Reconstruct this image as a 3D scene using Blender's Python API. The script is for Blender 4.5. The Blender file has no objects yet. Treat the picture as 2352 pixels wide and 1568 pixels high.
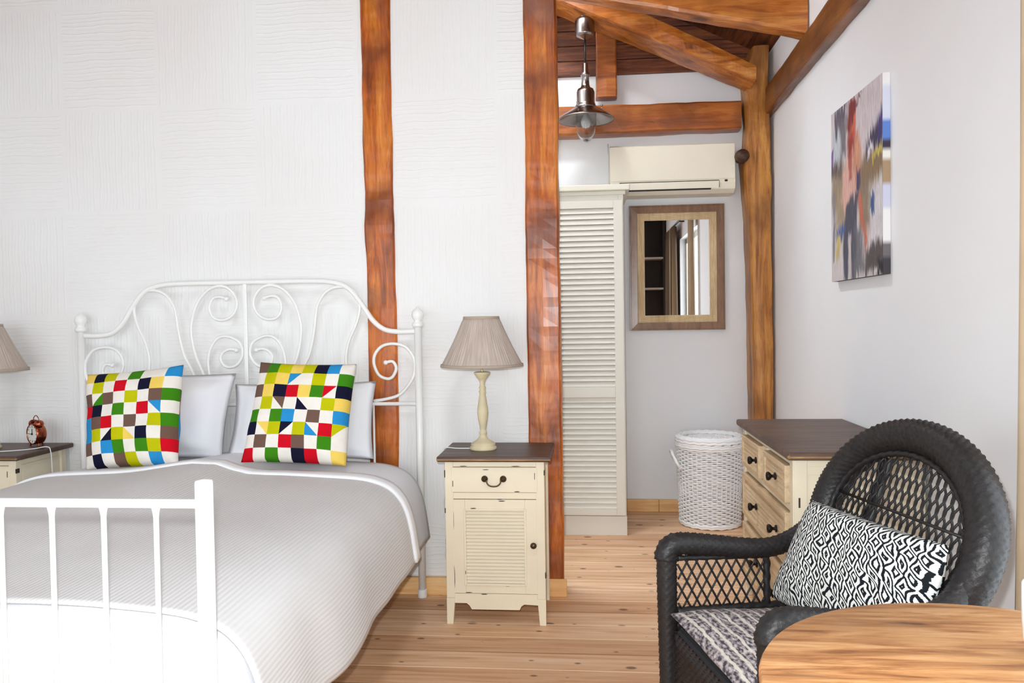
import bpy, bmesh, math, random
from math import sin, cos, pi, radians, sqrt
from mathutils import Vector, Matrix, noise
random.seed(7)
COL = bpy.context.scene.collection

# ------------------------------------------------------------------ materials
def srgb(r, g, b):
    def f(c):
        c /= 255.0
        return c / 12.92 if c <= 0.04045 else ((c + 0.055) / 1.055) ** 2.4
    return (f(r), f(g), f(b), 1.0)

def newmat(name):
    m = bpy.data.materials.new(name); m.use_nodes = True
    nt = m.node_tree
    b = nt.nodes['Principled BSDF']
    return m, nt, b

def N(nt, typ, **kw):
    n = nt.nodes.new(typ)
    for k, v in kw.items():
        if k.startswith('i_'):
            n.inputs[k[2:].replace('_', ' ')].default_value = v
        else:
            setattr(n, k, v)
    return n

def math_n(nt, op, a, b=None, c=None):
    n = nt.nodes.new('ShaderNodeMath'); n.operation = op
    for i, v in enumerate((a, b, c)):
        if v is None: continue
        if isinstance(v, (int, float)): n.inputs[i].default_value = v
        else: nt.links.new(v, n.inputs[i])
    return n.outputs[0]

def ramp(nt, fac, stops, interp='LINEAR'):
    r = nt.nodes.new('ShaderNodeValToRGB'); r.color_ramp.interpolation = interp
    e = r.color_ramp.elements
    while len(e) < len(stops): e.new(0.5)
    for i, (p, c) in enumerate(stops):
        e[i].position = p; e[i].color = c
    nt.links.new(fac, r.inputs[0])
    return r.outputs[0]

def mixc(nt, fac, a, b, blend='MIX'):
    n = nt.nodes.new('ShaderNodeMix'); n.data_type = 'RGBA'; n.blend_type = blend
    for sock, v in ((n.inputs[0], fac), (n.inputs[6], a), (n.inputs[7], b)):
        if isinstance(v, (int, float)): sock.default_value = v
        elif isinstance(v, tuple): sock.default_value = v
        else: nt.links.new(v, sock)
    return n.outputs[2]

def bump(nt, bsdf, h, strength=0.3, dist=0.002):
    n = nt.nodes.new('ShaderNodeBump'); n.inputs['Strength'].default_value = strength
    n.inputs['Distance'].default_value = dist
    nt.links.new(h, n.inputs['Height']); nt.links.new(n.outputs[0], bsdf.inputs['Normal'])
    return n

def plain(name, col, rough=0.6, metal=0.0, var=0.0, vscale=8.0, bmp=0.0, bscale=200.0, spec=0.5, sheen=0.0):
    m, nt, b = newmat(name)
    b.inputs['Roughness'].default_value = rough
    b.inputs['Metallic'].default_value = metal
    b.inputs['Specular IOR Level'].default_value = spec
    tc = N(nt, 'ShaderNodeTexCoord')
    no = N(nt, 'ShaderNodeTexNoise', i_Scale=vscale, i_Detail=4.0)
    nt.links.new(tc.outputs['Object'], no.inputs['Vector'])
    d = tuple(c * (1 - var) for c in col[:3]) + (1,)
    u = tuple(min(1, c * (1 + var)) for c in col[:3]) + (1,)
    c = ramp(nt, no.outputs['Fac'], [(0.3, d), (0.7, u)])
    nt.links.new(c, b.inputs['Base Color'])
    if bmp:
        n2 = N(nt, 'ShaderNodeTexNoise', i_Scale=bscale, i_Detail=3.0)
        nt.links.new(tc.outputs['Object'], n2.inputs['Vector'])
        bump(nt, b, n2.outputs['Fac'], bmp, 0.002)
    return m

def wood(name, dark, mid, light, axis='Z', stretch=10.0, scale=1.0, rough=0.4, coat=0.0, knots=0.7, knot_scale=3.0, bmp=0.25, adze=0.0, knotcol=None, patch=0.5):
    m, nt, b = newmat(name)
    tc = N(nt, 'ShaderNodeTexCoord')
    mp = N(nt, 'ShaderNodeMapping')
    s = [scale * stretch] * 3
    s['XYZ'.index(axis)] = scale
    mp.inputs['Scale'].default_value = s
    nt.links.new(tc.outputs['Object'], mp.inputs['Vector'])
    n1 = N(nt, 'ShaderNodeTexNoise', i_Scale=2.2, i_Detail=7.0, i_Roughness=0.62, i_Distortion=0.8)
    nt.links.new(mp.outputs[0], n1.inputs['Vector'])
    c = ramp(nt, n1.outputs['Fac'], [(0.30, dark), (0.48, mid), (0.68, light)])
    n3 = N(nt, 'ShaderNodeTexNoise', i_Scale=9.0, i_Detail=5.0, i_Roughness=0.7)
    nt.links.new(mp.outputs[0], n3.inputs['Vector'])
    f3 = ramp(nt, n3.outputs['Fac'], [(0.50, (0, 0, 0, 1)), (0.66, (1, 1, 1, 1))])
    c = mixc(nt, math_n(nt, 'MULTIPLY', f3, 0.38), c, dark)
    # broad patches
    n2 = N(nt, 'ShaderNodeTexNoise', i_Scale=3.5, i_Detail=3.0)
    nt.links.new(tc.outputs['Object'], n2.inputs['Vector'])
    f2 = ramp(nt, n2.outputs['Fac'], [(0.46, (0, 0, 0, 1)), (0.62, (1, 1, 1, 1))])
    c = mixc(nt, math_n(nt, 'MULTIPLY', f2, patch), c, dark)
    if knots > 0:
        mk = N(nt, 'ShaderNodeMapping')
        ks = [knot_scale] * 3
        ks['XYZ'.index(axis)] = knot_scale * 0.55
        mk.inputs['Scale'].default_value = ks
        nt.links.new(tc.outputs['Object'], mk.inputs['Vector'])
        vo = N(nt, 'ShaderNodeTexVoronoi', i_Scale=1.0, i_Randomness=1.0)
        nz = N(nt, 'ShaderNodeTexNoise', i_Scale=6.0, i_Detail=2.0)
        nt.links.new(mk.outputs[0], nz.inputs['Vector'])
        vm = N(nt, 'ShaderNodeMixRGB'); vm.inputs[0].default_value = 0.12
        nt.links.new(mk.outputs[0], vm.inputs[1]); nt.links.new(nz.outputs['Color'], vm.inputs[2])
        nt.links.new(vm.outputs[0], vo.inputs['Vector'])
        kf = ramp(nt, vo.outputs['Distance'], [(0.05, (1, 1, 1, 1)), (0.12, (0, 0, 0, 1))])
        c = mixc(nt, math_n(nt, 'MULTIPLY', kf, knots), c, knotcol or tuple(x * 0.25 for x in dark[:3]) + (1,))
    nt.links.new(c, b.inputs['Base Color'])
    b.inputs['Roughness'].default_value = rough
    b.inputs['Coat Weight'].default_value = coat
    b.inputs['Coat Roughness'].default_value = 0.22
    h = n1.outputs['Fac']
    if adze > 0:
        ma = N(nt, 'ShaderNodeMapping')
        sa = [7.0] * 3; sa['XYZ'.index(axis)] = 16.0
        ma.inputs['Scale'].default_value = sa
        nt.links.new(tc.outputs['Object'], ma.inputs['Vector'])
        na = N(nt, 'ShaderNodeTexNoise', i_Scale=1.0, i_Detail=1.0)
        nt.links.new(ma.outputs[0], na.inputs['Vector'])
        h = math_n(nt, 'ADD', math_n(nt, 'MULTIPLY', h, 0.15), math_n(nt, 'MULTIPLY', na.outputs['Fac'], adze))
        bump(nt, b, h, 0.6, 0.03)
    else:
        bump(nt, b, h, bmp, 0.004)
    return m

M = {}
M['white_plaster'] = plain('white_plaster', srgb(238, 239, 241), 0.85, var=0.010, vscale=3, bmp=0.10, bscale=90, spec=0.2)
M['ceil_wood'] = wood('roof_boards', srgb(60, 28, 10), srgb(118, 62, 26), srgb(150, 88, 42), 'Y', 12, 1.2, 0.6, knots=0.5)
M['gable_wood'] = wood('gable_boards', srgb(60, 26, 10), srgb(112, 55, 24), srgb(150, 88, 45), 'X', 14, 1.3, 0.6, knots=0.4)
M['timber_v'] = wood('varnished_upright_timber', srgb(104, 42, 2), srgb(190, 94, 14), srgb(228, 140, 46), 'Z', 9, 0.9, 0.44, coat=0.22, knots=0.9, knot_scale=2.6, adze=0.35, patch=0.75)
M['timber_x'] = wood('varnished_beam_across', srgb(112, 54, 12), srgb(186, 106, 34), srgb(218, 148, 70), 'X', 9, 0.9, 0.42, coat=0.25, knots=0.8, knot_scale=3.2)
M['timber_back'] = wood('varnished_beam_brown', srgb(96, 46, 12), srgb(164, 86, 28), srgb(194, 118, 50), 'X', 9, 0.9, 0.42, coat=0.25, knots=0.8, knot_scale=3.6)
M['timber_y'] = wood('varnished_beam_dark', srgb(74, 38, 10), srgb(118, 66, 22), srgb(142, 88, 36), 'Y', 9, 0.9, 0.42, coat=0.25, knots=0.7, knot_scale=3.0)
M['timber_post'] = wood('rough_post_timber', srgb(110, 62, 20), srgb(182, 116, 44), srgb(212, 152, 72), 'Z', 12, 0.9, 0.5, coat=0.15, knots=0.0)
M['knot'] = wood('dark_knot', srgb(40, 22, 12), srgb(66, 38, 20), srgb(90, 55, 30), 'Y', 4, 6, 0.5, knots=0)
M['pale_pine'] = wood('pale_pine_skirting', srgb(214, 158, 96), srgb(236, 186, 124), srgb(246, 206, 150), 'X', 16, 0.8, 0.5, knots=0.0)
M['white_metal'] = plain('white_enamel_metal', srgb(243, 243, 240), 0.35, var=0.01)
M['cream'] = plain('cream_paint', srgb(232, 220, 194), 0.5, var=0.03, vscale=6, bmp=0.06, bscale=60)
M['cream_shaded'] = wood('shaded_cream_wood', srgb(188, 160, 124), srgb(214, 188, 150), srgb(228, 206, 172), 'Y', 14, 1.2, 0.55, knots=0.0, bmp=0.1)  # browner than the body cream: side-face shade put into the colour
M['wear'] = plain('worn_dark_mark', srgb(52, 42, 34), 0.8, var=0.2)
M['brown_top'] = wood('brown_stained_top', srgb(62, 44, 36), srgb(90, 67, 55), srgb(108, 84, 71), 'X', 8, 1.6, 0.45, knots=0.0, bmp=0.08)
M['brown_edge'] = wood('rubbed_brown_edge', srgb(110, 80, 45), srgb(160, 122, 76), srgb(190, 155, 105), 'X', 8, 3, 0.5, knots=0.0, bmp=0.08)
M['warm_white'] = plain('warm_white_paint', srgb(226, 223, 212), 0.5, var=0.012)
M['cornice_white'] = plain('cream_white_paint', srgb(232, 229, 214), 0.5, var=0.012)
M['ac_white'] = plain('ivory_plastic', srgb(238, 231, 212), 0.4, var=0.012)
M['dark_gap'] = plain('dark_gap', srgb(28, 26, 25), 0.8)
M['wht_fabric'] = plain('white_cotton', srgb(236, 236, 240), 0.9, var=0.012, bmp=0.12, bscale=35, spec=0.1)
M['duvet_white'] = plain('white_duvet_cotton', srgb(238, 238, 242), 0.9, var=0.01, bmp=0.08, bscale=25, spec=0.1)
M['hem'] = plain('white_hem_cotton', srgb(244, 244, 246), 0.9, var=0.01, bmp=0.1, bscale=30, spec=0.1)
M['bronze'] = plain('aged_bronze', srgb(88, 74, 54), 0.4, 0.85, var=0.2, vscale=60)
M['iron'] = plain('dark_iron', srgb(36, 28, 24), 0.45, 0.6, var=0.2)
M['nickel'] = plain('brushed_nickel', srgb(150, 142, 138), 0.25, 1.0, var=0.06, vscale=40)
M['copper'] = plain('copper', srgb(176, 96, 70), 0.25, 1.0, var=0.08)
M['black'] = plain('black_plastic', srgb(18, 17, 18), 0.4)
M['clockface'] = plain('clock_dial', srgb(236, 234, 228), 0.6)
M['cable'] = plain('white_cable', srgb(236, 236, 234), 0.5)
M['lamp_wood'] = plain('washed_cream_wood', srgb(214, 200, 164), 0.6, var=0.12, vscale=14, bmp=0.1, bscale=80)
M['shade_trim'] = plain('beige_shade_trim', srgb(176, 160, 142), 0.9, var=0.05)
M['mirror_brown'] = wood('brown_mirror_frame', srgb(116, 84, 62), srgb(144, 108, 82), srgb(160, 124, 98), 'Z', 6, 2.0, 0.35, coat=0.2, knots=0, bmp=0.05)
M['mirror_cream'] = wood('cream_ribbed_frame', srgb(212, 188, 148), srgb(234, 212, 174), srgb(244, 226, 194), 'Z', 8, 3, 0.55, knots=0, bmp=0.1)
M['wicker_white'] = plain('white_painted_wicker', srgb(252, 252, 254), 0.55, var=0.02, vscale=40)
M['louvre_back'] = plain('shaded_louvre_board', srgb(150, 128, 100), 0.9)  # tan tone stands in for shade between the louvre slats
M['weave_gap_shade'] = plain('shaded_weave_gaps', srgb(168, 154, 140), 0.9)  # brown tone stands in for shade in the gaps of the weave
M['wicker_black'] = plain('black_wicker', srgb(34, 31, 31), 0.46, var=0.30, vscale=55, bmp=0.4, bscale=160, spec=0.4)
M['skirt_black'] = plain('black_brown_wicker', srgb(36, 31, 31), 0.42, var=0.3, vscale=50, bmp=0.4, bscale=150)
M['pad_black'] = plain('charcoal_pad_fabric', srgb(58, 58, 60), 0.9, var=0.08, bmp=0.2, bscale=300, spec=0.15)
M['mug'] = plain('white_glaze', srgb(236, 236, 234), 0.15)
M['drape'] = plain('brown_drape', srgb(190, 168, 140), 0.9, var=0.06, bmp=0.2, bscale=200, spec=0.1)
M['books'] = plain('dark_shelf_wood', srgb(40, 28, 22), 0.5, var=0.2)
M['shelfedge'] = plain('pale_shelf_edge', srgb(200, 190, 176), 0.6)
M['gold_edge'] = plain('brass_stem', srgb(200, 180, 130), 0.25, 1.0)

def mat_glass():
    m, nt, b = newmat('clear_glass')
    b.inputs['Roughness'].default_value = 0.02
    b.inputs['Transmission Weight'].default_value = 1.0
    b.inputs['IOR'].default_value = 1.45
    b.inputs['Base Color'].default_value = (0.95, 0.95, 0.95, 1)
    return m
M['glass'] = mat_glass()
def mat_mirror():
    m, nt, b = newmat('silvered_glass')
    b.inputs['Metallic'].default_value = 1.0; b.inputs['Roughness'].default_value = 0.01
    b.inputs['Base Color'].default_value = (0.9, 0.9, 0.9, 1)
    return m
M['mirror'] = mat_mirror()
M['bulb'] = plain('frosted_bulb', srgb(228, 228, 226), 0.3)

def mat_combed():
    m, nt, b = newmat('combed_plaster_squares')
    b.inputs['Roughness'].default_value = 0.8; b.inputs['Specular IOR Level'].default_value = 0.25
    uv = N(nt, 'ShaderNodeUVMap'); sp = N(nt, 'ShaderNodeSeparateXYZ')
    nt.links.new(uv.outputs[0], sp.inputs[0])
    u, v = sp.outputs[0], sp.outputs[1]
    cu = math_n(nt, 'FLOOR', math_n(nt, 'DIVIDE', u, 0.485)); cv = math_n(nt, 'FLOOR', math_n(nt, 'DIVIDE', v, 0.492))
    par = math_n(nt, 'PINGPONG', math_n(nt, 'ADD', cu, cv), 1.0)   # 0 / 1 on integers
    nz = N(nt, 'ShaderNodeTexNoise', i_Scale=7.0, i_Detail=3.0)
    nt.links.new(uv.outputs[0], nz.inputs['Vector'])
    wob = math_n(nt, 'MULTIPLY', math_n(nt, 'SUBTRACT', nz.outputs['Fac'], 0.5), 0.030)
    nz2 = N(nt, 'ShaderNodeTexNoise', i_Scale=26.0, i_Detail=2.0)
    nt.links.new(uv.outputs[0], nz2.inputs['Vector'])
    def comb(x, pitch):
        w = math_n(nt, 'SINE', math_n(nt, 'MULTIPLY', math_n(nt, 'ADD', x, wob), 2 * pi / pitch))
        w2 = math_n(nt, 'SINE', math_n(nt, 'MULTIPLY', math_n(nt, 'ADD', x, wob), 2 * pi / (pitch * 1.73)))
        s = math_n(nt, 'ADD', w, math_n(nt, 'MULTIPLY', w2, 0.5))
        return math_n(nt, 'MULTIPLY', math_n(nt, 'MAXIMUM', s, 0.1), math_n(nt, 'ADD', nz2.outputs['Fac'], 0.1))
    hv = comb(u, 0.0165); hh = comb(v, 0.0185)
    mx = N(nt, 'ShaderNodeMix'); mx.data_type = 'FLOAT'
    nt.links.new(par, mx.inputs[0]); nt.links.new(hv, mx.inputs[2]); nt.links.new(hh, mx.inputs[3])
    h = mx.outputs[0]
    # flat joints between squares
    def edge(x, c, p):
        d = math_n(nt, 'SUBTRACT', math_n(nt, 'DIVIDE', x, p), c)
        return math_n(nt, 'MINIMUM', d, math_n(nt, 'SUBTRACT', 1.0, d))
    e = math_n(nt, 'MINIMUM', edge(u, cu, 0.485), edge(v, cv, 0.492))
    ef = ramp(nt, e, [(0.012, (0, 0, 0, 1)), (0.03, (1, 1, 1, 1))])
    h = math_n(nt, 'MULTIPLY', h, ef)
    bump(nt, b, h, 0.42, 0.0032)
    nb = N(nt, 'ShaderNodeTexNoise', i_Scale=1.1, i_Detail=2.0)
    nt.links.new(uv.outputs[0], nb.inputs['Vector'])
    c = ramp(nt, nb.outputs['Fac'], [(0.35, srgb(236, 234, 232)), (0.65, srgb(240, 240, 239))])
    nt.links.new(c, b.inputs['Base Color'])
    return m
M['combed'] = mat_combed()

def mat_floor():
    m, nt, b = newmat('knotty_pine_planks')
    tc = N(nt, 'ShaderNodeTexCoord'); sp = N(nt, 'ShaderNodeSeparateXYZ')
    nt.links.new(tc.outputs['Object'], sp.inputs[0])
    y = math_n(nt, 'DIVIDE', math_n(nt, 'SUBTRACT', sp.outputs[1], 2.82), 0.1428)
    idx = math_n(nt, 'FLOOR', y); fr = math_n(nt, 'SUBTRACT', y, idx)
    wn = N(nt, 'ShaderNodeTexWhiteNoise', noise_dimensions='1D'); nt.links.new(idx, wn.inputs['W'])
    cb = N(nt, 'ShaderNodeCombineXYZ')
    nt.links.new(math_n(nt, 'ADD', math_n(nt, 'MULTIPLY', sp.outputs[0], 1.2), math_n(nt, 'MULTIPLY', wn.outputs['Value'], 37.0)), cb.inputs[0])
    nt.links.new(math_n(nt, 'MULTIPLY', sp.outputs[1], 22.0), cb.inputs[1])
    nt.links.new(math_n(nt, 'MULTIPLY', idx, 3.1), cb.inputs[2])
    n1 = N(nt, 'ShaderNodeTexNoise', i_Scale=1.6, i_Detail=7.0, i_Roughness=0.6, i_Distortion=0.6)
    nt.links.new(cb.outputs[0], n1.inputs['Vector'])
    c = ramp(nt, n1.outputs['Fac'], [(0.25, srgb(204, 152, 110)), (0.5, srgb(238, 196, 156)), (0.74, srgb(252, 222, 194))])
    tint = ramp(nt, wn.outputs['Value'], [(0, srgb(222, 206, 194)), (1, (1, 1, 1, 1))])
    c = mixc(nt, 0.9, c, tint, 'MULTIPLY')
    mk = N(nt, 'ShaderNodeMapping'); mk.inputs['Scale'].default_value = (6.2, 11.0, 1)
    nt.links.new(tc.outputs['Object'], mk.inputs['Vector'])
    vo = N(nt, 'ShaderNodeTexVoronoi', i_Scale=1.0, voronoi_dimensions='2D')
    nt.links.new(mk.outputs[0], vo.inputs['Vector'])
    vsel = N(nt, 'ShaderNodeSeparateColor'); nt.links.new(vo.outputs['Color'], vsel.inputs[0])
    size = math_n(nt, 'MULTIPLY', math_n(nt, 'POWER', vsel.outputs[0], 2.0), 0.15)
    kf = ramp(nt, math_n(nt, 'SUBTRACT', math_n(nt, 'ADD', size, 0.02), vo.outputs['Distance']), [(0.0, (0, 0, 0, 1)), (0.06, (1, 1, 1, 1))])
    sel = math_n(nt, 'GREATER_THAN', vsel.outputs[1], 0.35)
    c = mixc(nt, math_n(nt, 'MULTIPLY', math_n(nt, 'MULTIPLY', kf, sel), 0.75), c, srgb(82, 46, 24))
    # plank joints: pale and brown lines
    d = math_n(nt, 'MINIMUM', fr, math_n(nt, 'SUBTRACT', 1.0, fr))
    line = math_n(nt, 'LESS_THAN', d, 0.024)
    wl = N(nt, 'ShaderNodeTexWhiteNoise', noise_dimensions='1D')
    nt.links.new(math_n(nt, 'ROUND', y), wl.inputs['W'])
    lc = ramp(nt, wl.outputs['Value'], [(0.30, srgb(150, 108, 70)), (0.48, srgb(255, 226, 190))])
    c = mixc(nt, math_n(nt, 'MULTIPLY', line, 0.85), c, lc)
    nt.links.new(c, b.inputs['Base Color'])
    b.inputs['Roughness'].default_value = 0.55
    h = math_n(nt, 'SUBTRACT', n1.outputs['Fac'], math_n(nt, 'MULTIPLY', line, 0.6))
    bump(nt, b, h, 0.25, 0.003)
    return m
M['floor'] = mat_floor()

def mat_uvcolor(name, fn, rough=0.9, bmp=None, spec=0.15):
    m, nt, b = newmat(name)
    b.inputs['Roughness'].default_value = rough; b.inputs['Specular IOR Level'].default_value = spec
    uv = N(nt, 'ShaderNodeUVMap'); sp = N(nt, 'ShaderNodeSeparateXYZ')
    nt.links.new(uv.outputs[0], sp.inputs[0])
    c, h = fn(nt, uv.outputs[0], sp.outputs[0], sp.outputs[1])
    nt.links.new(c, b.inputs['Base Color'])
    if h is not None: bump(nt, b, h, *(bmp or (0.5, 0.003)))
    return m

def fn_rib(nt, uv, u, v):
    w = math_n(nt, 'SINE', math_n(nt, 'MULTIPLY', u, 2 * pi / 0.0125))
    nz = N(nt, 'ShaderNodeTexNoise', i_Scale=60.0, i_Detail=3.0); nt.links.new(uv, nz.inputs['Vector'])
    n2 = N(nt, 'ShaderNodeTexNoise', i_Scale=3.0, i_Detail=3.0); nt.links.new(uv, n2.inputs['Vector'])
    c = ramp(nt, n2.outputs['Fac'], [(0.3, srgb(216, 213, 211)), (0.7, srgb(223, 221, 220))])
    c = mixc(nt, math_n(nt, 'MULTIPLY', math_n(nt, 'ADD', w, 1.0), 0.10), c, srgb(190, 188, 187))
    return c, math_n(nt, 'ADD', math_n(nt, 'MULTIPLY', w, 0.5), nz.outputs['Fac'])
M['rib'] = mat_uvcolor('grey_ribbed_cotton', fn_rib, bmp=(0.35, 0.0025))

def fn_ikat(nt, uv, u, v):
    nz = N(nt, 'ShaderNodeTexNoise', i_Scale=5.0, i_Detail=2.0); nt.links.new(uv, nz.inputs['Vector'])
    sc = N(nt, 'ShaderNodeSeparateColor'); nt.links.new(nz.outputs['Color'], sc.inputs[0])
    uu = math_n(nt, 'ADD', u, math_n(nt, 'MULTIPLY', math_n(nt, 'SUBTRACT', sc.outputs[0], 0.5), 0.13))
    vv = math_n(nt, 'ADD', v, math_n(nt, 'MULTIPLY', math_n(nt, 'SUBTRACT', sc.outputs[1], 0.5), 0.15))
    uu2 = math_n(nt, 'ADD', math_n(nt, 'MULTIPLY', uu, 1.0), math_n(nt, 'MULTIPLY', vv, 0.35))
    a = math_n(nt, 'PINGPONG', math_n(nt, 'MULTIPLY', uu2, 12.0), 0.5)
    bb = math_n(nt, 'PINGPONG', math_n(nt, 'MULTIPLY', vv, 6.0), 0.5)
    d = math_n(nt, 'ADD', a, math_n(nt, 'MULTIPLY', bb, 0.85))
    fine = N(nt, 'ShaderNodeTexNoise', i_Scale=150.0, i_Detail=1.0); nt.links.new(uv, fine.inputs['Vector'])
    d = math_n(nt, 'ADD', d, math_n(nt, 'MULTIPLY', math_n(nt, 'SUBTRACT', fine.outputs['Fac'], 0.5), 0.07))
    s = math_n(nt, 'SINE', math_n(nt, 'MULTIPLY', d, 2 * pi / 0.30))
    c = ramp(nt, math_n(nt, 'ADD', math_n(nt, 'MULTIPLY', s, 0.5), 0.5), [(0.42, srgb(24, 28, 32)), (0.52, srgb(226, 226, 222))])
    return c, fine.outputs['Fac']
M['ikat'] = mat_uvcolor('black_white_ikat', fn_ikat, bmp=(0.3, 0.002))

def fn_tweed(nt, uv, u, v):
    nz = N(nt, 'ShaderNodeTexNoise', i_Scale=14.0, i_Detail=2.0); nt.links.new(uv, nz.inputs['Vector'])
    wob = math_n(nt, 'MULTIPLY', math_n(nt, 'SUBTRACT', nz.outputs['Fac'], 0.5), 0.03)
    w = math_n(nt, 'SINE', math_n(nt, 'MULTIPLY', math_n(nt, 'ADD', u, wob), 2 * pi * 15))
    mp = N(nt, 'ShaderNodeMapping'); mp.inputs['Scale'].default_value = (60, 28, 1)
    nt.links.new(uv, mp.inputs['Vector'])
    f = N(nt, 'ShaderNodeTexNoise', i_Scale=1.0, i_Detail=3.0); nt.links.new(mp.outputs[0], f.inputs['Vector'])
    base = ramp(nt, f.outputs['Fac'], [(0.40, srgb(70, 66, 70)), (0.52, srgb(150, 140, 142)), (0.66, srgb(196, 186, 184))])
    lf = ramp(nt, w, [(0.55, (0, 0, 0, 1)), (0.8, (1, 1, 1, 1))])
    c = mixc(nt, math_n(nt, 'MULTIPLY', lf, 0.8), base, srgb(222, 212, 198))
    return c, math_n(nt, 'ADD', f.outputs['Fac'], math_n(nt, 'MULTIPLY', lf, 0.4))
M['tweed'] = mat_uvcolor('grey_slub_weave', fn_tweed, bmp=(0.5, 0.003))

def fn_stripe(nt, uv, u, v):
    s = math_n(nt, 'PINGPONG', math_n(nt, 'MULTIPLY', u, 9.0), 1.0)
    c = ramp(nt, s, [(0.0, srgb(88, 72, 58)), (0.55, srgb(96, 80, 64)), (0.62, srgb(222, 200, 160)), (0.72, srgb(140, 112, 80)), (0.9, srgb(104, 86, 70))])
    return c, None
M['stripe'] = mat_uvcolor('brown_striped_curtain', fn_stripe)

def mat_shade():
    m, nt, b = newmat('taupe_pleated_fabric')
    b.inputs['Roughness'].default_value = 0.9; b.inputs['Specular IOR Level'].default_value = 0.1
    uv = N(nt, 'ShaderNodeUVMap'); sp = N(nt, 'ShaderNodeSeparateXYZ'); nt.links.new(uv.outputs[0], sp.inputs[0])
    n = N(nt, 'ShaderNodeTexNoise', i_Scale=1.0, i_Detail=3.0)
    mp = N(nt, 'ShaderNodeMapping'); mp.inputs['Scale'].default_value = (90, 2, 1)
    nt.links.new(uv.outputs[0], mp.inputs['Vector']); nt.links.new(mp.outputs[0], n.inputs['Vector'])
    c = ramp(nt, n.outputs['Fac'], [(0.3, srgb(176, 160, 148)), (0.7, srgb(200, 186, 175))])
    nt.links.new(c, b.inputs['Base Color'])
    bump(nt, b, n.outputs['Fac'], 0.3, 0.002)
    return m
M['shade'] = mat_shade()

def mat_attr(name, rough=0.7):
    m, nt, b = newmat(name)
    a = N(nt, 'ShaderNodeAttribute', attribute_name='paint')
    nt.links.new(a.outputs['Color'], b.inputs['Base Color'])
    b.inputs['Roughness'].default_value = rough
    tc = N(nt, 'ShaderNodeTexCoord'); n = N(nt, 'ShaderNodeTexNoise', i_Scale=300.0)
    nt.links.new(tc.outputs['Object'], n.inputs['Vector']); bump(nt, b, n.outputs['Fac'], 0.15, 0.001)
    return m
M['paint'] = mat_attr('painted_canvas')

PAT = {'W': srgb(238, 232, 222), 'Y': srgb(240, 206, 98), 'N': srgb(22, 22, 48), 'L': srgb(192, 190, 10), 'G': srgb(62, 132, 22),
       'R': srgb(206, 14, 34), 'B': srgb(44, 142, 202), 'K': srgb(112, 86, 74)}
PM = {k: plain('cushion_' + n, PAT[k], 0.85, var=0.03, vscale=30, bmp=0.15, bscale=400, spec=0.1)
      for k, n in zip('WYNLGRBK', ('ivory', 'yellow', 'navy', 'lime', 'green', 'red', 'blue', 'brown'))}

def mat_table():
    m, nt, b = newmat('weathered_table_boards')
    tc = N(nt, 'ShaderNodeTexCoord')
    mp = N(nt, 'ShaderNodeMapping'); mp.inputs['Scale'].default_value = (2.8, 26, 8); mp.inputs['Rotation'].default_value = (0, 0, radians(-4))
    nt.links.new(tc.outputs['Object'], mp.inputs['Vector'])
    n1 = N(nt, 'ShaderNodeTexNoise', i_Scale=1.6, i_Detail=8.0, i_Roughness=0.65, i_Distortion=0.5)
    nt.links.new(mp.outputs[0], n1.inputs['Vector'])
    c = ramp(nt, n1.outputs['Fac'], [(0.28, srgb(92, 54, 26)), (0.40, srgb(172, 114, 66)), (0.54, srgb(212, 154, 98)), (0.72, srgb(236, 194, 144))])
    n2 = N(nt, 'ShaderNodeTexNoise', i_Scale=5.0, i_Detail=4.0); nt.links.new(tc.outputs['Object'], n2.inputs['Vector'])
    c = mixc(nt, math_n(nt, 'MULTIPLY', ramp(nt, n2.outputs['Fac'], [(0.5, (0, 0, 0, 1)), (0.7, (1, 1, 1, 1))]), 0.35), c, srgb(206, 160, 112))
    nt.links.new(c, b.inputs['Base Color']); b.inputs['Roughness'].default_value = 0.5
    bump(nt, b, n1.outputs['Fac'], 0.3, 0.003)
    return m
M['table'] = mat_table()

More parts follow.
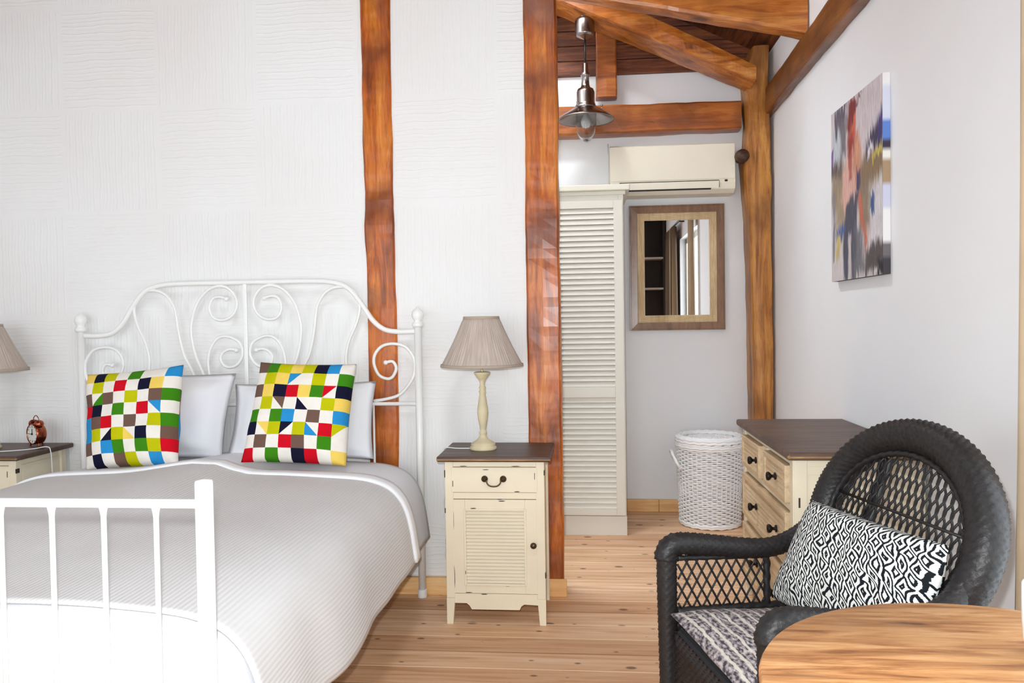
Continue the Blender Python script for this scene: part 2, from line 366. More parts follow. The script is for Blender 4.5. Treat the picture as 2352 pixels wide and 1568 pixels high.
# ------------------------------------------------------------------ geometry helpers
class MB:
    """collects shapes in one bmesh"""
    def __init__(s): s.bm = bmesh.new(); s.uv = None
    def quadgrid(s, pts, closed_u=False, closed_v=False, mi=0, uvs=None, smooth=True):
        nu, nv = len(pts), len(pts[0])
        vs = [[s.bm.verts.new(p) for p in row] for row in pts]
        lay = None
        if uvs is not None:
            lay = s.bm.loops.layers.uv.verify()
        for i in range(nu if closed_u else nu - 1):
            for j in range(nv if closed_v else nv - 1):
                i2, j2 = (i + 1) % nu, (j + 1) % nv
                try:
                    f = s.bm.faces.new((vs[i][j], vs[i2][j], vs[i2][j2], vs[i][j2]))
                except ValueError:
                    continue
                f.smooth = smooth; f.material_index = mi
                if lay:
                    ids = ((i, j), (i + 1, j), (i + 1, j + 1), (i, j + 1))
                    for l, (a, b) in zip(f.loops, ids):
                        l[lay].uv = uvs(a, b)
        return vs
    def box(s, lo, hi, bev=0.0, mi=0):
        x0, y0, z0 = lo; x1, y1, z1 = hi
        c = [(x0, y0, z0), (x1, y0, z0), (x1, y1, z0), (x0, y1, z0), (x0, y0, z1), (x1, y0, z1), (x1, y1, z1), (x0, y1, z1)]
        return s.hexa(c, bev, mi)
    def hexa(s, c, bev=0.0, mi=0):
        v = [s.bm.verts.new(p) for p in c]
        fs = []
        for q in ((3, 2, 1, 0), (4, 5, 6, 7), (0, 1, 5, 4), (1, 2, 6, 5), (2, 3, 7, 6), (3, 0, 4, 7)):
            f = s.bm.faces.new([v[i] for i in q]); f.material_index = mi; fs.append(f)
        if bev > 0:
            es = list({e for f in fs for e in f.edges})
            r = bmesh.ops.bevel(s.bm, geom=es, offset=bev, segments=2, profile=0.5, affect='EDGES', clamp_overlap=True)
            for f in r['faces']: f.material_index = mi
        return v
    def prism(s, poly, y0, y1, mi=0):
        """poly in (x,z), extruded along y"""
        a = [s.bm.verts.new((x, y0, z)) for x, z in poly]; b = [s.bm.verts.new((x, y1, z)) for x, z in poly]
        n = len(poly)
        f = s.bm.faces.new(a); f.material_index = mi
        f = s.bm.faces.new(b[::-1]); f.material_index = mi
        for i in range(n):
            j = (i + 1) % n
            f = s.bm.faces.new((a[j], a[i], b[i], b[j])); f.material_index = mi
    def lathe(s, prof, seg=32, origin=(0, 0, 0), axis='Z', mi=0, mod=None, rot=None):
        pts = []
        o = Vector(origin)
        for k in range(seg):
            t = 2 * pi * k / seg; row = []
            for i, (r, z) in enumerate(prof):
                rr = r if mod is None else mod(r, z, t, i)
                p = Vector((rr * cos(t), rr * sin(t), z))
                if axis == 'Y': p = Vector((p.x, p.z, -p.y))
                elif axis == 'X': p = Vector((p.z, p.x, p.y))
                if rot is not None: p = rot @ p
                row.append(o + p)
            pts.append(row)
        s.quadgrid(pts, closed_u=True, mi=mi, uvs=lambda a, b: (a / seg, b / max(1, len(prof) - 1)))
    def tube(s, path, rad, seg=10, closed=False, mi=0, caps=True, weave=None, flat=1.0, ref=None):
        P = [Vector(p) for p in path]; n = len(P)
        R = rad if isinstance(rad, (list, tuple)) else [rad] * n
        T = []
        for i in range(n):
            a = P[(i - 1) % n] if (closed or i > 0) else P[i]
            b = P[(i + 1) % n] if (closed or i < n - 1) else P[i]
            T.append((b - a).normalized())
        up = Vector(ref) if ref is not None else (Vector((0, 0, 1)) if abs(T[0].z) < 0.9 else Vector((1, 0, 0)))
        nn = (up - T[0] * up.dot(T[0])).normalized()
        rows = []
        for i in range(n):
            nn = (nn - T[i] * nn.dot(T[i]))
            nn.normalize()
            bn = T[i].cross(nn)
            row = []
            for k in range(seg):
                t = 2 * pi * k / seg
                r = R[i]
                if weave: r = weave(i, t, r)
                row.append(P[i] + nn * (cos(t) * r) + bn * (sin(t) * r * flat))
            rows.append(row)
        vs = s.quadgrid(rows, closed_u=closed, closed_v=True, mi=mi)
        if caps and not closed:
            for row in (vs[0], vs[-1][::-1]):
                try:
                    f = s.bm.faces.new(row); f.material_index = mi; f.smooth = True
                except ValueError: pass
    def sphere(s, c, r, seg=16, mi=0, sz=1.0):
        prof = [(max(1e-5, r * sin(pi * i / 10)), -r * sz * cos(pi * i / 10)) for i in range(11)]
        s.lathe(prof, seg, c, mi=mi)
    def build(s, name, mats, parent=None, loc=None, smooth_angle=None, recalc=True):
        if recalc: bmesh.ops.recalc_face_normals(s.bm, faces=s.bm.faces[:])
        me = bpy.data.meshes.new(name); s.bm.to_mesh(me); s.bm.free()
        for m in (mats if isinstance(mats, (list, tuple)) else [mats]):
            me.materials.append(M[m] if isinstance(m, str) else m)
        o = bpy.data.objects.new(name, me); COL.objects.link(o)
        if parent is not None: o.parent = parent
        if loc is not None: o.location = loc
        return o

def mark(m, x, z, w, h, y0, y1):
    if w >= h: poly = [(x - w / 2, z), (x - w * .2, z - h / 2), (x + w * .25, z - h * .4), (x + w / 2, z + h * .1), (x + w * .15, z + h / 2), (x - w * .3, z + h * .35)]
    else: poly = [(x, z - h / 2), (x + w / 2, z - h * .2), (x + w * .4, z + h * .25), (x - w * .1, z + h / 2), (x - w / 2, z + h * .15), (x - w * .35, z - h * .3)]
    m.prism(poly, y0, y1, 1)
def thing(name, label, cat, loc=(0, 0, 0), rotz=0.0, group=None):
    o = bpy.data.objects.new(name, None); COL.objects.link(o)
    o.empty_display_size = 0.1
    o.location = loc; o.rotation_euler = (0, 0, rotz)
    return tag(o, label, cat, group)
def tag(o, label, cat, group=None, kind=None):
    o['label'] = label; o['category'] = cat
    if group: o['group'] = group
    if kind: o['kind'] = kind
    return o
def struct(o, label, cat): return tag(o, label, cat, kind='structure')
def plabel(o, label): o['label'] = label; return o
def copy_tree(o, parent=None):
    c = o.copy(); COL.objects.link(c)
    if parent is not None: c.parent = parent
    for ch in list(o.children): copy_tree(ch, c)
    return c
def catmull(pts, sub=8):
    P = [Vector(p) for p in pts]; out = []
    for i in range(len(P) - 1):
        p0 = P[max(0, i - 1)]; p1 = P[i]; p2 = P[i + 1]; p3 = P[min(len(P) - 1, i + 2)]
        for k in range(sub):
            t = k / sub
            out.append(0.5 * ((2 * p1) + (p2 - p0) * t + (2 * p0 - 5 * p1 + 4 * p2 - p3) * t * t + (3 * p1 - p0 - 3 * p2 + p3) * t ** 3))
    out.append(P[-1]); return out
def resample(path, step):
    P = [Vector(p) for p in path]; L = [0]
    for a, b in zip(P, P[1:]): L.append(L[-1] + (b - a).length)
    n = max(2, int(L[-1] / step)); out = []; j = 0
    for k in range(n + 1):
        d = L[-1] * k / n
        while j < len(L) - 2 and L[j + 1] < d: j += 1
        t = (d - L[j]) / max(1e-9, L[j + 1] - L[j])
        out.append(P[j].lerp(P[j + 1], t))
    return out
def nz3(p, s=1.0): return noise.noise(Vector(p) * s)

# ------------------------------------------------------------------ the room shell
WALL_Y, BACK_Y, RX, LX, REAR_Y = 3.60, 5.23, 1.18, -3.40, -2.40
def roof_z(x):
    return 2.945 + 0.47 * (RX - x) if x > -1.1 else 2.945 + 0.47 * (RX + 1.1) - 0.47 * (-1.1 - x)

m = MB(); m.box((LX - .15, REAR_Y - .15, -.12), (RX + .15, BACK_Y + .15, 0.0))
struct(m.build('floor', 'floor'), 'knotty pine plank floor with pale joint lines', 'floor')

# headboard wall: two panels of combed plaster either side of the first post
m = MB()
lay = m.bm.loops.layers.uv.verify()
def wall_face(x0, x1, u0, y=WALL_Y):
    zt0, zt1 = roof_z(x0), roof_z(x1)
    xs = [x0, x1]
    if x0 < -1.1 < x1: xs = [x0, -1.1, x1]
    top = [(x, roof_z(x) + .05) for x in xs]
    poly = [(x0, 0), (x1, 0)] + top[::-1]
    vs = [m.bm.verts.new((x, y, z)) for x, z in poly]
    f = m.bm.faces.new(vs)
    for l, (x, z) in zip(f.loops, poly):
        l[lay].uv = (x - u0 + 0.485 * 20, z - 1.822 + 0.492 * 20)
    vb = [m.bm.verts.new((x, y + .12, z)) for x, z in poly]
    m.bm.faces.new(vb[::-1])
    n = len(vs)
    for i in range(n):
        j = (i + 1) % n
        m.bm.faces.new((vs[i], vb[i], vb[j], vs[j]))
wall_face(LX - .1, -0.95, -1.534)
wall_face(-0.95, -0.13, -0.878 + 0.485)
struct(m.build('wall_head', 'combed'), 'white wall of combed plaster squares behind the bed', 'wall')

m = MB()
m.prism([(LX - .15, 0), (RX + .15, 0), (RX + .15, 2.9), (LX - .15, 2.9)], BACK_Y, BACK_Y + .12)
m.box((-.86, WALL_Y + .12, 0), (-.76, BACK_Y, 4.0))  # unseen side partition, added to keep light in the alcove
struct(m.build('wall_back', 'white_plaster'), 'plain white back wall of the alcove', 'wall')
m = MB()
for i in range(12):
    z0 = 2.872 + i * .098
    m.box((-1.6 - .3, BACK_Y - .028, z0), (RX, BACK_Y + .02, z0 + .094), .006)
struct(m.build('wall_gable', 'gable_wood'), 'dark horizontal boards above the white alcove wall', 'wall')

m = MB()   # right wall with a tall window opening close to the camera
T = .14; W0, W1, WZ0, WZ1 = .55, 2.08, .12, 2.25
HR = 3.02
m.box((RX, W1, 0), (RX + T, BACK_Y + .12, HR)); m.box((RX, REAR_Y, 0), (RX + T, W0, HR))
m.box((RX, W0, 0), (RX + T, W1, WZ0)); m.box((RX, W0, WZ1), (RX + T, W1, HR))
struct(m.build('wall_right', 'white_plaster'), 'plain white right-hand wall', 'wall')
m = MB()
L0, L1, LZ0, LZ1 = -.6, 1.7, .5, 2.3
m.box((LX - T, L1, 0), (LX, BACK_Y + .12, HR)); m.box((LX - T, REAR_Y, 0), (LX, L0, HR))
m.box((LX - T, L0, 0), (LX, L1, LZ0)); m.box((LX - T, L0, LZ1), (LX, L1, HR))
struct(m.build('wall_left', 'white_plaster'), 'plain white left-hand wall', 'wall')
m = MB()
R0, R1, RZ0, RZ1 = -2.9, 0.35, .15, 2.45
m.box((LX - T, REAR_Y - T, 0), (R0, REAR_Y, HR)); m.box((R1, REAR_Y - T, 0), (RX + T, REAR_Y, HR))
m.box((R0, REAR_Y - T, 0), (R1, REAR_Y, RZ0))
m.prism([(R0, RZ1), (R1, RZ1), (R1, HR), (RX, HR), (-1.1, roof_z(-1.1)), (LX, HR), (R0, HR)][0:2] + [(R1, HR), (R0, HR)], REAR_Y - T, REAR_Y)
m.prism([(LX, HR), (RX, HR), (RX, roof_z(RX)), (-1.1, roof_z(-1.1) + .05), (LX, roof_z(LX))][0:2] + [(-1.1, roof_z(-1.1) + .05)], REAR_Y - T, REAR_Y)
struct(m.build('wall_rear', 'white_plaster'), 'plain white wall behind the camera', 'wall')

def window(name, pts_fn, n_v, n_h, label):
    m = MB(); a0, a1, z0, z1 = pts_fn[1:5]; ax = pts_fn[0]; pos = pts_fn[5]
    def bar(u0, u1, v0, v1):
        if ax == 'X': m.box((pos - .03, u0, v0), (pos + .03, u1, v1), .004)
        else: m.box((u0, pos - .03, v0), (u1, pos + .03, v1), .004)
    b = .06
    bar(a0, a0 + b, z0, z1); bar(a1 - b, a1, z0, z1); bar(a0, a1, z0, z0 + b); bar(a0, a1, z1 - b, z1)
    for k in range(1, n_v):
        u = a0 + (a1 - a0) * k / n_v; bar(u - .02, u + .02, z0, z1)
    for k in range(1, n_h):
        v = z0 + (z1 - z0) * k / n_h; bar(a0, a1, v - .015, v + .015)
    struct(m.build(name, 'warm_white'), label, 'window')
window('window_1', ('X', W0, W1, WZ0, WZ1, RX + .10), 2, 1, 'tall window in the right-hand wall beside the drapes')
window('window_2', ('X', L0, L1, LZ0, LZ1, LX - .10), 2, 2, 'window in the left-hand wall')
window('window_3', ('Y', R0, R1, RZ0, RZ1, REAR_Y - .10), 3, 1, 'wide window in the wall behind the camera')

m = MB()   # sloping roof boards, running along Y, with two unseen openings added for fill lamps
def roof_piece(x0, x1, ya, yb, dz0, dz1):
    z0 = 2.945 + .47 * (RX - x0) if x0 > RX else roof_z(x0); z1 = roof_z(x1)
    m.hexa([(x0, ya, z0 + dz0), (x1, ya, z1 + dz0), (x1, yb, z1 + dz0), (x0, yb, z0 + dz0), (x0, ya, z0 + dz1), (x1, ya, z1 + dz1), (x1, yb, z1 + dz1), (x0, yb, z0 + dz1)])
SY0, SY1 = 3.78, 4.25
bw = (RX + .16 + 1.1) / 17
SX1, SX0 = RX + .16 - bw * 10, RX + .16 - bw * 14
TY0, TY1 = .45, 1.65
for side in (0, 1):
    xa, xb = (RX + .16, -1.1) if side == 0 else (-1.1, LX - .16)
    for i in range(17):
        x0 = xa + (xb - xa) * i / 17; x1 = xa + (xb - xa) * (i + .985) / 17
        if side == 0 and 10 <= i < 14:
            roof_piece(x0, x1, REAR_Y - .15, TY0, 0, .03); roof_piece(x0, x1, TY1, SY0, 0, .03); roof_piece(x0, x1, SY1, BACK_Y + .12, 0, .03)
        else: roof_piece(x0, x1, REAR_Y - .15, BACK_Y + .12, 0, .03)
    if side == 0:
        for xs in ((xa, SX1), (SX0, xb)): roof_piece(*xs, REAR_Y - .2, BACK_Y + .2, .035, .06)
        roof_piece(SX1, SX0, REAR_Y - .2, TY0, .035, .06); roof_piece(SX1, SX0, TY1, SY0, .035, .06); roof_piece(SX1, SX0, SY1, BACK_Y + .2, .035, .06)
    else: roof_piece(xa, xb, REAR_Y - .2, BACK_Y + .2, .035, .06)
struct(m.build('ceiling', 'ceil_wood'), 'sloping ceiling of dark brown boards', 'ceiling')

# hand-hewn timbers: lofted sections with small irregularities
def timber(name, secs, mat, label, jit=.006, sub=14, extra=None):
    """secs: list of 4-corner sections (same order); lofted and roughened"""
    m = MB(); rows = []
    S = [[Vector(p) for p in s] for s in secs]
    org = sum((sum(s, Vector()) for s in S), Vector()) / (4 * len(S))
    full = []
    for a, b in zip(S, S[1:]):
        for k in range(sub):
            full.append([p.lerp(q, k / sub) for p, q in zip(a, b)])
    full.append(S[-1])
    for s in full:
        c = sum(s, Vector()) / 4
        ring = []
        for i in range(4):
            p, q = s[i], s[(i + 1) % 4]
            for t in (0.06, 0.5, 0.94):
                w = p.lerp(q, t)
                if t != .5: w = w + (c - w) * 0.035
                d = (w - c).normalized()
                w = w + d * jit * (nz3(w, 5.0) + .5 * nz3(w + Vector((3, 1, 7)), 14))
                ring.append(w - org)
        rows.append(ring)
    vs = m.quadgrid(rows, closed_v=True, smooth=False)
    m.bm.faces.new(vs[0]); m.bm.faces.new(vs[-1][::-1])
    if extra: extra(m, org)
    o = m.build(name, mat if isinstance(mat, list) else [mat], loc=org)
    return struct(o, label, 'timber')
def sec_z(x0, x1, y0, y1, z): return [(x0, y0, z), (x1, y0, z), (x1, y1, z), (x0, y1, z)]
timber('trim_1', [sec_z(-1.025, -.881, 3.583, 3.70, 4.1), sec_z(-1.021, -.878, 3.583, 3.70, 2.0), sec_z(-1.015, -.873, 3.583, 3.70, 1.3), sec_z(-1.02, -.877, 3.583, 3.70, 0)],
       'timber_v', 'orange varnished upright timber in the wall behind the bed', sub=18)
timber('trim_2', [sec_z(-.268, -.113, 3.583, 3.74, 3.6), sec_z(-.266, -.112, 3.583, 3.74, 2.0), sec_z(-.270, -.110, 3.583, 3.74, 1.2), sec_z(-.268, -.108, 3.583, 3.74, 0)],
       'timber_v', 'orange varnished upright timber between nightstand and wardrobe', sub=18)
def sec_x(x, y0, y1, z0, z1): return [(x, y0, z0), (x, y1, z0), (x, y1, z1), (x, y0, z1)]
# corner post, crooked, with a cut knot
def knot(m, org):
    c = Vector((.985, 5.0, 2.275)) - org
    m.lathe([(.001, -.03), (.034, -.028), (.042, -.005), (.045, .03), (.04, .06)], 14, c, axis='Y', mi=1)
K = .955
def pz(y, xl, xr):
    # section of the corner post at image heights measured in the alcove
    z = 1.27 + (742 - y) / 1800 * 5.0
    return sec_z((xl - 1343) / 1800 * 5.0, min(1.17, (xr - 1343) / 1800 * 5.0 + .004), 5.0, 5.22, z)
timber('trim_3', [pz(138, 1722, 1756), pz(205, 1706, 1756), pz(225, 1707, 1756), pz(300, 1713, 1758), pz(352, 1709, 1760), pz(385, 1701, 1760), pz(430, 1705, 1761), pz(520, 1711, 1761), pz(620, 1714, 1761), pz(800, 1717, 1763), pz(960, 1719, 1763), pz(1199, 1722, 1764)],
       ['timber_post', 'knot'], 'crooked upright timber with a round dark knot in the alcove corner', sub=5, jit=.008, extra=knot)
timber('trim_4', [sec_x(-.6, 5.10, 5.235, 2.462, 2.652), sec_x(.2, 5.10, 5.235, 2.462, 2.652), sec_x(1.0, 5.10, 5.235, 2.468, 2.648)],
       'timber_back', 'brown horizontal beam on the alcove wall above the air conditioner')
def rz(x): return 2.693 + .449 * (1.0 - x)
timber('trim_5', [sec_x(-.75, 4.80, 5.08, rz(-.75), rz(-.75) + .14), sec_x(.4, 4.80, 5.08, rz(.4), rz(.4) + .135), sec_x(.75, 4.80, 5.08, rz(.75), rz(.75) + .115), sec_x(1.03, 4.80, 5.08, rz(1.03), rz(1.03) + .09)],
       'timber_x', 'sloping rafter running down to the crooked corner post', jit=.01)
def uz(x): return 2.749 + .2067 * (1.148 - x)
timber('trim_6', [sec_x(-.5, 4.22, 4.33, uz(-.5), uz(-.5) + .3), sec_x(.4, 4.22, 4.34, uz(.4), uz(.4) + .3), sec_x(1.172, 4.24, 4.36, uz(1.172), uz(1.172) + .26)],
       'timber_x', 'large orange sloping beam at the top of the alcove opening', jit=.006)
timber('trim_7', [sec_z(.09, .228, 5.09, 5.2, 3.35), sec_z(.087, .224, 5.09, 5.2, 3.0), sec_z(.087, .22, 5.09, 5.2, 2.70)],
       'timber_back', 'short hanging timber behind the pendant lamp', jit=.005)
def sec_y(y, x0, x1, z0, z1): return [(x0, y, z0), (x1, y, z0), (x1, y, z1), (x0, y, z1)]
timber('trim_8', [sec_y(5.16, 1.125, 1.182, 2.525, 2.69), sec_y(4.2, 1.125, 1.182, 2.545, 2.71), sec_y(3.2, 1.125, 1.182, 2.560, 2.735), sec_y(1.0, 1.125, 1.182, 2.60, 2.78)],
       'timber_y', 'dark brown beam running along the top of the right-hand wall', jit=.006)

def skirting(name, boxes, label, mat='pale_pine'):
    m = MB()
    for lo, hi in boxes: m.box(lo, hi, .004)
    struct(m.build(name, mat), label, 'baseboard')
skirting('baseboard_head', [((LX, 3.572, 0), (-.62, WALL_Y - .001, .082)), ((-.618, 3.572, 0), (-.098, 3.583, .084))], 'pale pine skirting along the headboard wall')
skirting('baseboard_back', [((-.1, 5.205, 0), (.47, BACK_Y, .081)), ((.471, 5.205, 0), (.97, BACK_Y, .081))], 'pale pine skirting along the alcove back wall')
skirting('baseboard_right', [((RX - .02, 2.1, 0), (RX, 4.98, .08))], 'pale pine skirting along the right-hand wall')

# ------------------------------------------------------------------ bed
BC, HB, FY, HY = -1.5855, .0, 1.50, 3.546
bed = thing('bed_frame', 'white metal double bed frame with scrolled headboard and barred footboard', 'bed', (BC, 2.5, 0))
def bpart(name, mb, mat='white_metal'):
    return mb.build(name, mat, bed, loc=(-BC * 0 - 0, 0, 0))
def bl(x, y, z): return (x, y - 2.5, z)     # x already relative to bed centre
for s in (-1, 1):
    m = MB(); X = s * .8195
    m.tube([bl(X, HY, .03), bl(X, HY, 1.25)], .0172, 16); m.lathe([(.0001, 0), (.0205, 0), (.0215, .003), (.0215, .034), (.0195, .038), (.017, .038)], 16, bl(X, HY, 0))
    p = bpart('head_post', m)
    m = MB(); m.lathe([(.0001, 1.25), (.022, 1.25), (.0265, 1.258), (.0265, 1.266), (.02, 1.272), (.016, 1.28), (.024, 1.29), (.0285, 1.304), (.026, 1.32), (.017, 1.332), (.007, 1.337), (.006, 1.345), (.0001, 1.348)], 20, bl(X, HY, 0))
    m.build('finial', 'white_metal', p)
    m = MB(); m.tube([bl(X, FY, 0), bl(X, FY, .955)], .0175, 16); m.lathe([(.0175, .955), (.0165, .96), (.0001, .963)], 16, bl(X, FY, 0))
    bpart('foot_post', m)
    m = MB(); m.box(bl(X - .012, FY + .02, .27), bl(X + .012, HY - .02, .34), .003); bpart('side_rail', m)
half = [(-.805, 1.232), (-.72, 1.231), (-.6575, 1.245), (-.605, 1.29), (-.5485, 1.375), (-.49, 1.44), (-.4095, 1.466), (-.3, 1.472), (0, 1.4725)]
full = half + [(-x, z) for x, z in half[-2::-1]]
m = MB(); m.tube(catmull([bl(x, HY, z) for x, z in full], 6), .0118, 12); bpart('top_rail', m)
m = MB(); m.tube([bl(-.81, HY, .898), bl(.81, HY, .898)], .0085, 10); bpart('lower_rail', m)
m = MB(); m.box(bl(-.009, HY - .006, .898), bl(.009, HY + .006, 1.465), .003); bpart('centre_bar', m)
CUR = {
 'corner_scroll': ([(0.666, 1.089), (0.699, 1.093), (0.715, 1.062), (0.698, 1.024), (0.671, 1.014), (0.632, 1.033), (0.611, 1.084), (0.618, 1.13), (0.653, 1.166), (0.707, 1.175), (0.762, 1.159), (0.798, 1.108), (0.801, 1.048), (0.779, 0.995), (0.729, 0.941), (0.669, 0.921), (0.607, 0.912)], 1),
 'bell_scroll': ([(-0.484, 0.90), (-0.482, 1.051), (-0.479, 1.115), (-0.494, 1.188), (-0.528, 1.263), (-0.545, 1.319), (-0.547, 1.363), (-0.53, 1.411), (-0.499, 1.437), (-0.46, 1.442), (-0.416, 1.435), (-0.379, 1.409), (-0.349, 1.36), (-0.34, 1.316), (-0.331, 1.25), (-0.319, 1.186), (-0.302, 1.124), (-0.275, 1.072), (-0.20, 0.90)], -1),
 'upper_scroll': ([(-0.092, 1.396), (-0.123, 1.406), (-0.157, 1.398), (-0.175, 1.361), (-0.166, 1.321), (-0.14, 1.3), (-0.102, 1.298), (-0.067, 1.316), (-0.044, 1.349), (-0.041, 1.385), (-0.057, 1.421), (-0.087, 1.448), (-0.129, 1.456), (-0.175, 1.442), (-0.215, 1.406), (-0.242, 1.362), (-0.26, 1.307), (-0.268, 1.249), (-0.261, 1.185), (-0.245, 1.119), (-0.219, 1.057), (-0.160, 0.90)], -1),
 'lower_scroll': ([(-0.049, 1.154), (-0.08, 1.16), (-0.11, 1.147), (-0.126, 1.122), (-0.119, 1.093), (-0.097, 1.076), (-0.066, 1.077), (-0.039, 1.094), (-0.019, 1.131), (-0.022, 1.168), (-0.043, 1.199), (-0.095, 1.22), (-0.14, 1.21), (-0.174, 1.164), (-0.188, 1.106), (-0.185, 1.056), (-0.165, 0.90)], -1)}
for nm, (pts, sd) in CUR.items():
    for s in (-1, 1):
        m = MB(); path = catmull([bl(s * sd * x if sd > 0 else -s * x * -1, HY, z) for x, z in pts], 5)
        m.tube(path, .0074, 8)
        if nm != 'bell_scroll': m.sphere(path[0], .011, 10)
        bpart(nm, m)
for x in (-.605, -.32, .32, .605):
    m = MB(); m.tube([bl(x, HY, .34), bl(x, HY, .898)], .0055, 8); bpart('upright', m)
m = MB(); m.box(bl(-.81, FY - .008, .904), bl(.81, FY + .008, .922), .006); bpart('foot_rail', m)
m = MB(); m.box(bl(-.81, FY - .008, .27), bl(.81, FY + .008, .288), .004); bpart('foot_rail', m)
m = MB(); m.box(bl(-.81, HY - .008, .33), bl(.81, HY + .008, .35), .004); bpart('lower_rail', m)
for k in range(14):
    x = .7175 - k * .112
    if x < -.79: break
    m = MB(); m.tube([bl(x, FY, .28), bl(x, FY, .885), bl(x, FY, .895), bl(x, FY, .906)], [.0056, .0056, .0068, .009], 10); bpart('spindle', m)
m = MB()
for k in range(14):
    y = 1.62 + k * .14; m.box(bl(-.81, y, .30), bl(.81, y + .08, .318), .002)
bpart('slat_base', m, 'lamp_wood')

m = MB(); m.box((-.79, -.955, .32), (.79, .955, .53), .04)
mt = m.build('mattress', 'wht_fabric', loc=(BC, 2.545, 0)); tag(mt, 'white mattress lying under the bedding on the metal bed', 'mattress')

PROF = [(0, .0), (.2, -.002), (.4, -.006), (.55, -.012), (.65, -.020), (.72, -.035), (.775, -.06), (.815, -.10), (.842, -.155), (.858, -.22), (.868, -.29), (.878, -.37)]
def crown(x, y):
    t = (y - 1.55) / 1.9
    hd = max(0, min(1, (t - .2) / .6))
    z = .655 + .046 * hd * math.exp(-((x - .05) / (.11 if x > .05 else .24)) ** 2)
    z += .010 * nz3((x * 1.3, y * 1.3, 2.0), 1.0) + .006 * nz3((x, y, 5), 3.2)
    return z
def bed_sheet(y0, y1, off, ny, drop_extra=0.0, footcap=False, hem=None):
    """rows along y; columns across the bed from left drape to right drape"""
    prof = [(-x, z) for x, z in PROF[:0:-1]] + PROF
    prof = catmull([(a, 0, b) for a, b in prof], 3)
    rows = []
    for i in range(ny + 1):
        y = y0 + (y1 - y0) * i / ny
        row = []
        for p in prof:
            x, dz = p.x, p.z
            ax = abs(x)
            fl = max(0, (ax - .80)) / .08          # 0 on top .. 1 on the drape
            xx = x + (1 if x > 0 else -1) * (off + fl * (.012 * nz3((0, y * 2.1, x), 2.0) + .010 * sin(y * 9 + 2 * nz3((y, 1, 0), 2))))
            k = 1.0 + (drop_extra * fl if dz < -.15 else 0)
            low = .02 * nz3((y * 1.5, 3, 1), 1.6) * max(0, (-dz - .2) / .17)
            z = crown(xx, y) + dz * k + off * .8 + low
            if footcap:
                d = max(0, (1.66 - y) / .12)
                z -= .10 * d * d * (1 if dz > -.2 else .3)
            row.append(Vector((xx, y - 2.5, z)))
        rows.append(row)
    return rows
def sheet_obj(name, rows, mat, thick, uv=True):
    m = MB()
    L = [0.0]
    mid = rows[len(rows) // 2]
    for a, b in zip(mid, mid[1:]): L.append(L[-1] + (b - a).length)
    m.quadgrid(rows, uvs=lambda a, b: (L[b], rows[min(a, len(rows) - 1)][0].y))
    o = m.build(name, mat, recalc=False)
    sm = o.modifiers.new('thickness', 'SOLIDIFY'); sm.thickness = thick; sm.offset = 1
    return o
rows = bed_sheet(1.575, 3.47, 0.0, 60, footcap=True)
# foot end of the duvet hangs down behind the bars
foot = []
for k in range(9, 0, -1):
    t = k / 9.0
    foot.append([Vector((p.x * (1 - .012 * t), p.y - .035 * sin(t * pi * .5) + .006 * nz3((p.x * 4, t * 2, 0), 1.5), p.z - (p.z - .24) * t if p.z > .24 else p.z)) for p in rows[0]])
dv = sheet_obj('duvet', foot + rows, 'duvet_white', .012)
dv.location = (BC, 2.5, 0)
tag(dv, 'white duvet showing at the foot end and the pillow end of the bed', 'duvet')
crow = bed_sheet(1.625, 3.10, .016, 70)
bs = sheet_obj('bedspread', crow, 'rib', .008)
bs.location = (BC, 2.5, 0)
tag(bs, 'grey ribbed bedspread with a white hem draped over the double bed', 'bedspread')
hr = bed_sheet(3.045, 3.125, .026, 3)
hm = sheet_obj('white_hem', hr, 'hem', .012); hm.parent = bs; plabel(hm, 'white hem along the pillow end')

# cushions and pillows --------------------------------------------------------
def pillow_grid(TL, TR, BR, BL, thick, n, concave=.05, flange=1.0, wr=.006, power=.5, seed=0, sag=0.0):
    TL, TR, BR, BL = map(Vector, (TL, TR, BR, BL))
    Nn = ((BL - TL).cross(TR - TL)).normalized()
    fr, bk = [], []
    for i in range(n + 1):
        b = 1 - 2 * i / n; ra, rb = [], []
        for j in range(n + 1):
            a = -1 + 2 * j / n
            aa = a * (1 - concave * (1 - b * b)); bb = b * (1 - concave * (1 - a * a))
            s, t = (aa + 1) / 2, (1 - bb) / 2
            p = TL.lerp(TR, s).lerp(BL.lerp(BR, s), t)
            ia, ib = min(1, abs(a) / flange), min(1, abs(b) / flange)
            h = max(.0025, ((1 - ia ** 3.0) * (1 - ib ** 3.0)) ** power * thick / 2)
            w = wr * nz3((a * 2 + seed, b * 2, seed), 1.4) * (1 if h > .003 else .5)
            edge = (i in (0, n) or j in (0, n))
            ra.append(p + Nn * (h + w if not edge else w * .3)); rb.append(p - Nn * (h - w if not edge else -w * .3))
        fr.append(ra); bk.append(rb)
    return fr, bk, Nn
